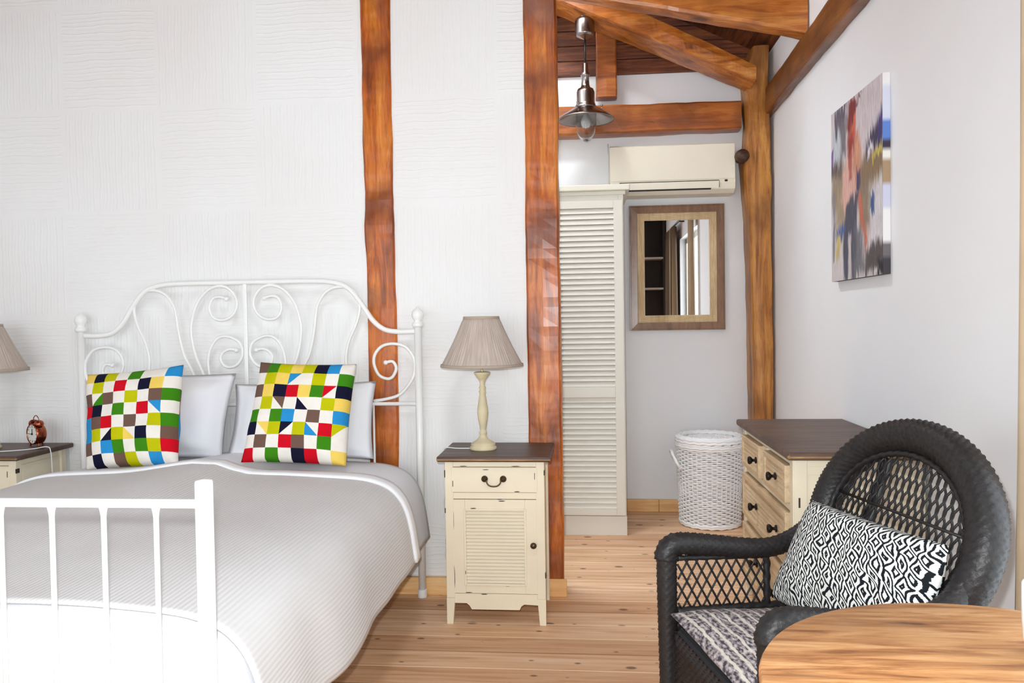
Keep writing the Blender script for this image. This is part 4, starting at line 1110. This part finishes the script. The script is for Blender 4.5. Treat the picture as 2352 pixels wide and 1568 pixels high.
m.build('front_frame', 'cream', dr)
def drawer(y0, y1, z0, z1, knobs):
    m = MB(); x = fx - .012
    m.box((x + .006, y0, z0), (x + .03, y1, z1), .002)
    b = .022
    for k in range(int((z1 - z0 - 2 * b) / .018)):
        zz = z0 + b + k * .018; m.hexa([(x + .0005, y0 + b, zz), (x + .004, y0 + b, zz + .016), (x + .008, y0 + b, zz + .016), (x + .008, y0 + b, zz), (x + .0005, y1 - b, zz), (x + .004, y1 - b, zz + .016), (x + .008, y1 - b, zz + .016), (x + .008, y1 - b, zz)])
    for q in ((y0, y0 + b, z0, z1), (y1 - b, y1, z0, z1), (y0 + b, y1 - b, z0, z0 + b), (y0 + b, y1 - b, z1 - b, z1)): m.box((x - .004, q[0], q[2]), (x + .01, q[1], q[3]), .002)
    d = m.build('drawer', 'cream_shaded', dr)
    for yk in knobs:
        zk = (z0 + z1) / 2
        m = MB(); m.lathe([(.0001, 0), (.014, 0), (.014, .004), (.006, .006), (.006, .014), (.013, .019), (.017, .026), (.015, .033), (.0001, .036)], 16, (x - .001, yk, zk), axis='X', rot=Matrix.Rotation(pi, 3, 'Z'))
        plabel(m.build('knob', 'iron', d), 'dark iron knob')
drawer(.045, .385, .605, .740, (.10,)); drawer(-.385, -.045, .605, .740, (-.235,))
drawer(-.385, .385, .382, .570, (.10, -.245)); drawer(-.385, .385, .122, .346, (.10, -.245))

# ------------------------------------------------------------------ canvas painting
CY0, CY1, CZ0, CZ1 = 3.160, 3.790, 1.432, 2.205
cv = thing('canvas_picture', 'unframed canvas painting of a standing woman on the right-hand wall', 'painting', (RX, (CY0 + CY1) / 2, CZ0))
def lerp3(a, b, t): return tuple(x + (y - x) * t for x, y in zip(a, b))
STK = [  # polygon (u,v), colour, softness
 ([(0, 0), (.3, 0), (.25, .6), (0, .6)], (206, 198, 198), .10), ([(.55, .55), (1, .6), (1, 1), (.5, 1)], (204, 194, 198), .1),
 ([(.08, .80), (.30, .84), (.33, .99), (.10, .99)], (88, 82, 96), .03), ([(.16, .70), (.30, .72), (.33, .9), (.2, .9)], (112, 106, 112), .04),
 ([(.02, .66), (.2, .68), (.18, .84), (.06, .86)], (190, 196, 204), .04), ([(0, .62), (.24, .60), (.24, .67), (0, .68)], (72, 62, 66), .03),
 ([(0, .50), (.2, .40), (.3, .62), (.05, .62)], (146, 128, 108), .06), ([(.1, .32), (.3, .30), (.3, .55), (.14, .5)], (160, 142, 118), .06),
 ([(.60, .44), (1, .46), (1, .62), (.62, .62)], (134, 110, 82), .05), ([(.62, .28), (.78, .28), (.8, .5), (.6, .5)], (140, 122, 104), .05),
 ([(.74, .64), (1, .68), (1, .755), (.86, .75), (.72, .69)], (52, 44, 72), .03), ([(.93, .7), (1, .7), (1, .82), (.93, .80)], (60, 50, 110), .03),
 ([(.74, .645), (.84, .65), (.84, .685), (.75, .68)], (232, 228, 230), .015), ([(.84, .60), (1, .63), (1, .655), (.86, .635)], (206, 190, 80), .015),
 ([(.78, .16), (1, .18), (1, .47), (.80, .46)], (214, 210, 214), .05), ([(.78, .34), (.86, .33), (.86, .41), (.80, .42)], (60, 82, 134), .02),
 ([(.24, .47), (.36, .40), (.50, .44), (.58, .60), (.60, .70), (.52, .78), (.44, .70), (.36, .68), (.26, .60)], (218, 172, 158), .03),
 ([(.46, .60), (.60, .58), (.64, .70), (.56, .78), (.48, .76)], (196, 138, 116), .03), ([(.50, .52), (.58, .50), (.60, .70), (.54, .72)], (206, 150, 120), .02),
 ([(.38, .70), (.50, .74), (.50, .92), (.38, .90)], (150, 64, 56), .03), ([(.42, .78), (.52, .80), (.53, .88), (.46, .92)], (208, 104, 74), .025),
 ([(.36, .86), (.40, .98), (.56, 1.0), (.54, .90), (.46, .87)], (116, 34, 36), .025), ([(.54, .95), (.66, .99), (.68, 1.0), (.58, .99)], (96, 60, 62), .012),
 ([(.39, .62), (.43, .64), (.46, .80), (.40, .80)], (148, 52, 46), .02), ([(.40, .55), (.44, .56), (.44, .70), (.40, .68)], (170, 92, 84), .015),
 ([(.52, .48), (.60, .48), (.60, .58), (.54, .58)], (66, 54, 96), .02),
 ([(.32, .42), (.52, .46), (.58, .50), (.52, .30), (.56, .02), (.28, .0), (.28, .26)], (74, 74, 90), .03), ([(.36, .0), (.42, .0), (.42, .26), (.38, .24)], (206, 198, 196), .02),
 ([(.50, .02), (.66, .04), (.62, .24), (.52, .28)], (112, 112, 118), .04), ([(.56, .44), (.62, .44), (.74, .22), (.74, .16), (.68, .17)], (196, 110, 84), .02),
 ([(.10, .255), (.30, .265), (.32, .305), (.12, .285)], (66, 92, 150), .02), ([(.10, .14), (.16, .14), (.20, .24), (.12, .25)], (196, 178, 110), .03),
 ([(.68, .02), (1, .03), (1, .15), (.78, .16), (.70, .12)], (82, 76, 76), .03), ([(.84, .02), (.95, .03), (.94, .07), (.86, .06)], (206, 202, 200), .015), ([(.92, .0), (1, 0), (1, .08), (.94, .06)], (30, 28, 32), .02),
 ([(.03, .1), (.06, .1), (.08, .5), (.05, .5)], (120, 122, 140), .015), ([(0, .68), (.03, .68), (.03, .76), (0, .76)], (120, 84, 150), .015)]
def sd_poly(p, poly):
    x, y = p; d = 1e9; ins = False; n = len(poly)
    for i in range(n):
        ax, ay = poly[i]; bx_, by_ = poly[(i + 1) % n]
        ex, ey = bx_ - ax, by_ - ay; t = max(0, min(1, ((x - ax) * ex + (y - ay) * ey) / (ex * ex + ey * ey + 1e-12)))
        d = min(d, (x - ax - t * ex) ** 2 + (y - ay - t * ey) ** 2)
        if (ay > y) != (by_ > y) and x < (bx_ - ax) * (y - ay) / (by_ - ay) + ax: ins = not ins
    return -sqrt(d) if ins else sqrt(d)
def paint(u, v):
    c = (202, 192, 194)
    nu = u + .025 * nz3((u * 9, v * 3, 1), 1.6) + .022 * nz3((u * 46, v * 9, 4), 1.3); nv = v + .03 * nz3((u * 14, v * 4, 6), 1.6) + .05 * nz3((u * 60, v * 5, 8), 1.2)
    for poly, col, soft in STK:
        s = sd_poly((nu, nv), poly) + .025 * nz3((u * 22, v * 7, len(poly) + col[0] * .1), 1.0)
        if s < soft: c = lerp3(c, col, min(1, .95 * (1 - max(0, (s + soft * .3) / (soft * 1.3)))))
    g = 1 + .10 * nz3((u * 50, v * 9, 3), 1) + .05 * nz3((u * 90, v * 30, 5), 1)
    return tuple(min(255, x * g) for x in c)
GU, GV = 120, 150
m = MB(); TH = .030
rows = [[Vector((-TH, (CY1 - CY0) * (.5 - i / GU), (CZ1 - CZ0) * j / GV)) for j in range(GV + 1)] for i in range(GU + 1)]
m.quadgrid(rows, smooth=False)
front = m.build('painted_front', 'paint', cv, recalc=False)
at = front.data.color_attributes.new('paint', 'FLOAT_COLOR', 'POINT')
for i in range(GU + 1):
    for j in range(GV + 1):
        at.data[i * (GV + 1) + j].color = srgb(*paint(i / GU, j / GV))
m = MB(); hy = (CY1 - CY0) / 2
m.box((-TH + .0006, -hy, 0), (-.001, hy, CZ1 - CZ0))
edge = m.build('canvas_edge', 'paint', cv)
me = edge.data
bm = bmesh.new(); bm.from_mesh(me); bmesh.ops.subdivide_edges(bm, edges=[e for e in bm.edges if abs(e.verts[0].co.z - e.verts[1].co.z) > .1], cuts=40); bm.to_mesh(me); bm.free()
at = me.color_attributes.new('paint', 'FLOAT_COLOR', 'POINT')
def edgecol(z):
    v = z / (CZ1 - CZ0)
    for lo, hi, c in ((.93, 1.01, (236, 234, 234)), (.76, .93, (214, 218, 234)), (.675, .76, (96, 134, 206)), (.61, .675, (60, 52, 70)), (.585, .61, (236, 234, 226)), (.46, .585, (170, 144, 112)), (.33, .46, (204, 206, 226)), (.15, .33, (236, 234, 232)), (.08, .15, (112, 106, 108)), (-1, .08, (60, 58, 62))):
        if lo <= v < hi: return c
    return (230, 230, 230)
for i, v in enumerate(me.vertices): at.data[i].color = srgb(*edgecol(v.co.z))

# ------------------------------------------------------------------ wicker armchair
CA = .237
ch = thing('wicker_armchair', 'black wicker armchair with a high rounded lattice back', 'armchair', (.542, 2.026, 0), pi + CA)
# local axes: +x forward (rotz = pi+CA turns +x to the facing direction), +y = sitter's left (near side), so far side is -y
def cp(f, r, z): return Vector((f, -r, z))
def weave_fn(n, amp):
    return lambda i, t, r: r * (1 + (amp * cos(n * t + pi * (i // 2)) if i % 2 == 0 else -amp * .9))
FB, LEAN, WB, ZC, HBk = -.142, .373, .311, .725, .229
def fback(z): return FB - LEAN * (z - .45)
# back rim
pts = []
for k in range(61):
    a = radians(-52 + (232 + 52) * k / 60)
    z = ZC + HBk * sin(a) ; r = WB * cos(a)
    pts.append(cp(fback(z), r, z))
pts = [cp(fback(.40) + .02, WB * .50, .40)] + pts + [cp(fback(.40) + .02, -WB * .50, .40)]
path = resample(catmull(pts, 3), .0052)
m = MB(); n = len(path)
rad = [.040 + .006 * sin(pi * i / n) for i in range(n)]
m.tube(path, rad, 44, weave=weave_fn(12, .042))
rim = m.build('back_rim', 'wicker_black', ch)
# inner binding of the rim
m = MB()
pts = []
for k in range(61):
    a = radians(-40 + 260 * k / 60); z = ZC + (HBk - .044) * sin(a); pts.append(cp(fback(z) + .012, (WB - .044) * cos(a), z))
m.tube(resample(pts, .006), .0085, 10, weave=lambda i, t, r: r * (1 + .18 * cos(t * 2 + i * 1.2)))
m.build('inner_binding', 'wicker_black', ch)
# lattice
m = MB()
ra, rb = WB - .035, HBk - .035
def inside(r, z):
    if z < .44: return False
    if z < ZC: return abs(r) < ra * (1 if z > ZC - .12 else 1 - .55 * ((ZC - .12 - z) / .2) ** 1.5)
    return (r / ra) ** 2 + ((z - ZC) / rb) ** 2 < 1
for fam, sl in ((0, .42), (1, -.42)):
    c = -.45
    while c < .45:
        seg = []
        zz = .44
        while zz < ZC + rb + .01:
            r = c + sl * (zz - ZC)
            if inside(r, zz): seg.append(cp(fback(zz) + (.0025 if fam else -.0025) + .0025 * sin(zz * 200 + fam * pi), r, zz))
            zz += .008
        if len(seg) > 2: m.tube(seg, .0034, 6)
        c += .0265
m.build('back_lattice', 'wicker_black', ch)
m = MB()
for r in (.125,):
    for q in range(3):
        m.tube(resample([cp(fback(.44) - .012, r + .011 * (q - 1), .44), cp(fback(.89) - .012, r + .011 * (q - 1), .88)], .006), .0095, 8, weave=lambda i, t, rr: rr * (1 + .15 * cos(2 * t + i)))
m.tube([cp(fback(.766) + .007, .255, .766), cp(fback(.766) + .007, -.255, .766)], .0042, 8)
m.build('back_stay', 'wicker_black', ch)
W = .299
for s in (1, -1):
    arm = [cp(.258, s * W, .585), cp(.256, s * W, .60), cp(.246, s * W, .617), cp(.225, s * W, .626), cp(.18, s * W, .624), cp(.10, s * W, .614), cp(.02, s * W, .603), cp(-.06, s * (W + .003), .600), cp(-.13, s * (W + .008), .618), cp(-.185, s * (W + .008), .652), cp(-.222, s * (W + .002), .70)]
    if s < 0: arm = [p - Vector((.018 * max(0, min(1, (p.x + .1) / .3)), 0, 0)) for p in arm]
    path = resample(catmull(arm, 6), .0052)
    m = MB(); nn = len(path)
    m.tube(path, [.033 - .005 * min(1, i / nn * 1.6) for i in range(nn)], 36, weave=weave_fn(9, .06))
    m.build('arm_rest', 'wicker_black', ch)
    m = MB(); fo_ = .018 if s < 0 else 0; path = resample([cp(.25 - fo_, s * W, .015), cp(.256 - fo_, s * W, .60)], .0055)
    m.tube(path, [.024 + .005 * min(1, i / 90) for i in range(len(path))], 32, weave=weave_fn(8, .05)); m.build('front_leg', 'wicker_black', ch)
    m = MB(); path = resample([cp(-.27, s * .22, .015), cp(-.16, s * .24, .42)], .0055)
    m.tube(path, .022, 24, weave=weave_fn(6, .05)); m.build('rear_leg', 'wicker_black', ch)
    # side lattice under the arm
    m = MB()
    f0, f1, z0, z1 = -.045, .225, .44, .590
    for fam, sl in ((0, .55), (1, -.55)):
        c = f0 - .12
        while c < f1 + .12:
            seg = []; zz = z0
            while zz <= z1 + .001:
                f = c + sl * (zz - (z0 + z1) / 2)
                if f0 < f < f1: seg.append(cp(f, s * W + (.002 if fam else -.002), zz))
                zz += .0075
            if len(seg) > 2: m.tube(seg, .0032, 6)
            c += .030
    m.build('side_lattice', 'wicker_black', ch)
    m = MB()
    m.tube(resample([cp(-.048, s * W, .43), cp(-.048, s * W, .56), cp(-.042, s * W, .585)], .006), .0105, 10, weave=lambda i, t, r: r * (1 + .12 * cos(2 * t + i)))
    m.tube(resample([cp(.225, s * W, .43), cp(-.13, s * W, .43)], .006), .013, 10, weave=lambda i, t, r: r * (1 + .12 * cos(2 * t + i)))
    m.tube(resample([cp(.222, s * W, .585), cp(-.04, s * W, .578)], .006), .008, 10, weave=lambda i, t, r: r * (1 + .12 * cos(2 * t + i)))
    m.build('side_rail', 'wicker_black', ch)
def woven_panel(m, A, U, V, nu, nv, nrm, amp=.0035):
    rows = []
    A, U, V, nrm = map(Vector, (A, U, V, nrm))
    for i in range(nu * 4 + 1):
        row = []
        for j in range(nv * 2 + 1):
            d = amp * cos(pi * i / 4 * 1.0 + pi * (j // 2)) if j % 2 == 0 else -amp * .8
            row.append(A + U * (i / (nu * 4)) + V * (j / (nv * 2)) + nrm * d)
        rows.append(row)
    m.quadgrid(rows)
m = MB()
woven_panel(m, cp(.246, W - .03, .10), cp(.246, -W + .03, .10) - cp(.246, W - .03, .10), Vector((0, 0, .29)), 44, 26, (1, 0, 0))
for s in (1, -1):
    woven_panel(m, cp(.24, s * W, .10), cp(-.2, s * W * .9, .10) - cp(.24, s * W, .10), Vector((0, 0, .33)), 34, 28, (0, -s, 0))
m.build('woven_skirt', 'skirt_black', ch)
m = MB(); m.hexa([cp(.245, W - .028, .34), cp(.245, -W + .028, .34), cp(-.20, -.22, .34), cp(-.20, .22, .34), cp(.245, W - .028, .392), cp(.245, -W + .028, .392), cp(-.20, -.22, .392), cp(-.20, .22, .392)], .012)
m.build('seat_frame', 'pad_black', ch)

def chair_pt(f, r, z):
    F = Vector((-cos(CA), -sin(CA), 0)); Rr = F.cross(Vector((0, 0, 1)))
    return Vector((.542, 2.026, 0)) + F * f + Rr * r + Vector((0, 0, z))
# seat cushion (horizontal)
cushion('seat_cushion', [chair_pt(-.19, .225, .432), chair_pt(.262, .262, .442), chair_pt(.270, -.262, .442), chair_pt(-.19, -.225, .432)], .075, 30, ['tweed'],
        label='grey slub-weave seat cushion lying on the black wicker armchair', cat='cushion', concave=.02, wr=.006, power=.45, seed=2)
cushion('throw_pillow', [chair_pt(-.150, .222, .752), chair_pt(-.190, -.285, .762), chair_pt(-.105, -.295, .475), chair_pt(-.03, .235, .478)], .13, 36, ['ikat'],
        label='black and white ikat pillow leaning on the armchair back', cat='pillow', concave=.03, wr=.008, seed=8)

# ------------------------------------------------------------------ round table with mug
tb = thing('round_table', 'round weathered wooden table in the right foreground', 'table', (.620, 1.127, 0))
m = MB(); m.lathe([(.0001, .712), (.366, .712), (.372, .718), (.373, .733), (.369, .740), (.0001, .740)], 96); m.build('tabletop', 'table', tb)
m = MB(); m.lathe([(.0001, .71), (.09, .71), (.09, .69), (.04, .66), (.035, .5), (.05, .35), (.04, .15), (.06, .10), (.0001, .10)], 24); m.build('pedestal', 'skirt_black', tb)
for k in range(3):
    a = 2 * pi * k / 3 + .3
    m = MB(); m.tube(catmull([(.02 * cos(a), .02 * sin(a), .13), (.14 * cos(a), .14 * sin(a), .10), (.25 * cos(a), .25 * sin(a), .02)], 5), .022, 10); m.build('foot', 'skirt_black', tb)
mg = thing('mug', 'white glazed mug at the right edge of the round table', 'mug', (.716, 1.276, .740))
m = MB(); m.lathe([(.0001, 0), (.026, 0), (.034, .006), (.039, .02), (.041, .05), (.041, .108), (.0385, .110), (.037, .105), (.037, .03), (.028, .01), (.0001, .008)], 32); m.build('cup', 'mug', mg)
m = MB(); m.tube(catmull([(.039, .0, .09), (.058, 0, .088), (.066, 0, .06), (.055, 0, .032), (.038, 0, .028)], 5), .0055, 8); m.build('handle', 'mug', mg)

# ------------------------------------------------------------------ drapes and shelf by the window near the camera
def drape(name, y0, y1, x, z0, z1, waves, amp, mat, label, flare=.0):
    m = MB(); rows = []
    n = waves * 12
    for i in range(n + 1):
        t = i / n; row = []
        for j in range(13):
            q = j / 12; w = 1 + flare * (1 - q) ** 2
            a = amp * (.8 + .5 * (1 - q)) * sin(2 * pi * waves * t + .6 * sin(q * 3)) 
            row.append(Vector((x - .0 + a, (y0 + y1) / 2 + (t - .5) * (y1 - y0) * w, z0 + (z1 - z0) * q)))
        rows.append(row)
    m.quadgrid(rows, uvs=lambda a, b: (a / n, b / 12))
    o = m.build(name, mat, recalc=False)
    sm = o.modifiers.new('thickness', 'SOLIDIFY'); sm.thickness = .003
    return tag(o, label, 'curtain', 'window drapes')
drape('curtain', 1.87, 2.118, 1.122, .03, 2.40, 3, .026, 'drape', 'plain brown drape at the right edge next to the armchair', flare=.12)
drape('curtain', -.15, .75, 1.10, .03, 2.40, 8, .035, 'stripe', 'brown striped drape on the camera side of the window, seen in the mirror')
m = MB(); m.tube([(1.11, -.35, 2.42), (1.11, 2.24, 2.42)], .012, 10)
for y in (-.3, 1.0, 2.2): m.tube([(1.11, y, 2.42), (1.18, y, 2.42)], .008, 8)
tag(m.build('curtain_rod', 'iron'), 'dark curtain rod above the window on the right-hand wall', 'curtain rod')
bk = thing('bookcase', 'dark bookcase near the right-hand wall behind the camera, seen in the mirror', 'bookcase', (.86, -1.2, 0))
m = MB()
m.box((-.3, -.16, 0), (-.27, .16, 2.75)); m.box((.27, -.16, 0), (.30, .16, 2.75)); m.box((-.27, -.16, 0), (.27, -.14, 2.75)); m.box((-.27, -.14, 2.71), (.27, .16, 2.75)); m.build('carcass', 'books', bk)
for z in (.1, .6, 1.1, 1.70, 2.14):
    m = MB(); m.box((-.27, -.14, z), (.27, .16, z + .025)); m.build('shelf', 'shelfedge', bk)

# ------------------------------------------------------------------ camera
CAM_H = 1.27; F, YAW, PIT, ROLL = 1800.0, 9.33752739e-02, -2.55945679e-02, -1.49590559e-02
cy, sy = cos(YAW), sin(YAW)
fw = Vector((-sy, cy, 0)); rt = Vector((cy, sy, 0)); up = Vector((0, 0, 1))
fw, up = fw * cos(PIT) + up * sin(PIT), up * cos(PIT) - fw * sin(PIT)
rt, up = rt * cos(ROLL) + up * sin(ROLL), up * cos(ROLL) - rt * sin(ROLL)
cam = bpy.data.cameras.new('camera'); co = bpy.data.objects.new('camera', cam); COL.objects.link(co)
cam.sensor_width = 36.0; cam.lens = F / 2352.0 * 36.0; cam.clip_start = .05; cam.clip_end = 100
mw = Matrix((rt, up, -fw)).transposed().to_4x4(); mw.translation = Vector((0, 0, CAM_H)); co.matrix_world = mw
bpy.context.scene.camera = co

# ------------------------------------------------------------------ light
def area(name, loc, rot, sx, sy_, power, col=(1, 1, 1)):
    l = bpy.data.lights.new(name, 'AREA'); l.shape = 'RECTANGLE'; l.size = sx; l.size_y = sy_; l.energy = power; l.color = col
    o = bpy.data.objects.new(name, l); COL.objects.link(o); o.location = loc; o.rotation_euler = rot
    return o
area('daylight_rear', ((R0 + R1) / 2, REAR_Y - .2, (RZ0 + RZ1) / 2), (radians(90), 0, 0), R1 - R0 - .1, RZ1 - RZ0 - .1, 54, (.86, .95, 1))
area('daylight_left', (LX - .2, (L0 + L1) / 2, (LZ0 + LZ1) / 2), (0, radians(-90), 0), LZ1 - LZ0 - .1, L1 - L0 - .1, 16, (.86, .95, 1))
area('daylight_right', (RX + .2, (W0 + W1) / 2, (WZ0 + WZ1) / 2), (0, radians(90), 0), WZ1 - WZ0 - .1, W1 - W0 - .1, 24, (.86, .95, 1))
sxm = (SX0 + SX1) / 2
area('fill_roof', (sxm + .06, (SY0 + SY1) / 2, roof_z(sxm) + .13), (0, math.atan(.47), 0), SX1 - SX0 - .02, SY1 - SY0 - .04, 68, (.86, .95, 1))  # added lamp over an unseen opening, brightens the alcove
area('fill_roof', (sxm + .06, (TY0 + TY1) / 2, roof_z(sxm) + .13), (0, math.atan(.47), 0), SX1 - SX0 - .02, TY1 - TY0 - .04, 27, (.86, .95, 1))  # second added lamp, lifts bed and floor from above
fl = bpy.data.lights.new('camera_flash', 'SPOT'); fl.energy = 165; fl.color = (.92, .97, 1); fl.shadow_soft_size = .022; fl.spot_size = radians(105); fl.spot_blend = .5
fo = bpy.data.objects.new('camera_flash', fl); COL.objects.link(fo)
fo.location = Vector((0, 0, CAM_H)) + rt * -.035 + up * .085 + fw * .03
fo.rotation_euler = (fw).to_track_quat('-Z', 'Y').to_euler()
w = bpy.data.worlds.new('sky'); bpy.context.scene.world = w; w.use_nodes = True
w.node_tree.nodes['Background'].inputs[0].default_value = (.85, .92, 1, 1); w.node_tree.nodes['Background'].inputs[1].default_value = 1.5

sc = bpy.context.scene
sc.view_settings.view_transform = 'Standard'; sc.view_settings.look = 'None'
sc.view_settings.exposure = 0.06; sc.view_settings.gamma = 1.0; sc.view_settings.use_curve_mapping = False
sc.cycles.max_bounces = 7; sc.cycles.diffuse_bounces = 4; sc.cycles.use_adaptive_sampling = True; sc.cycles.adaptive_threshold = .08; sc.cycles.use_denoising = True
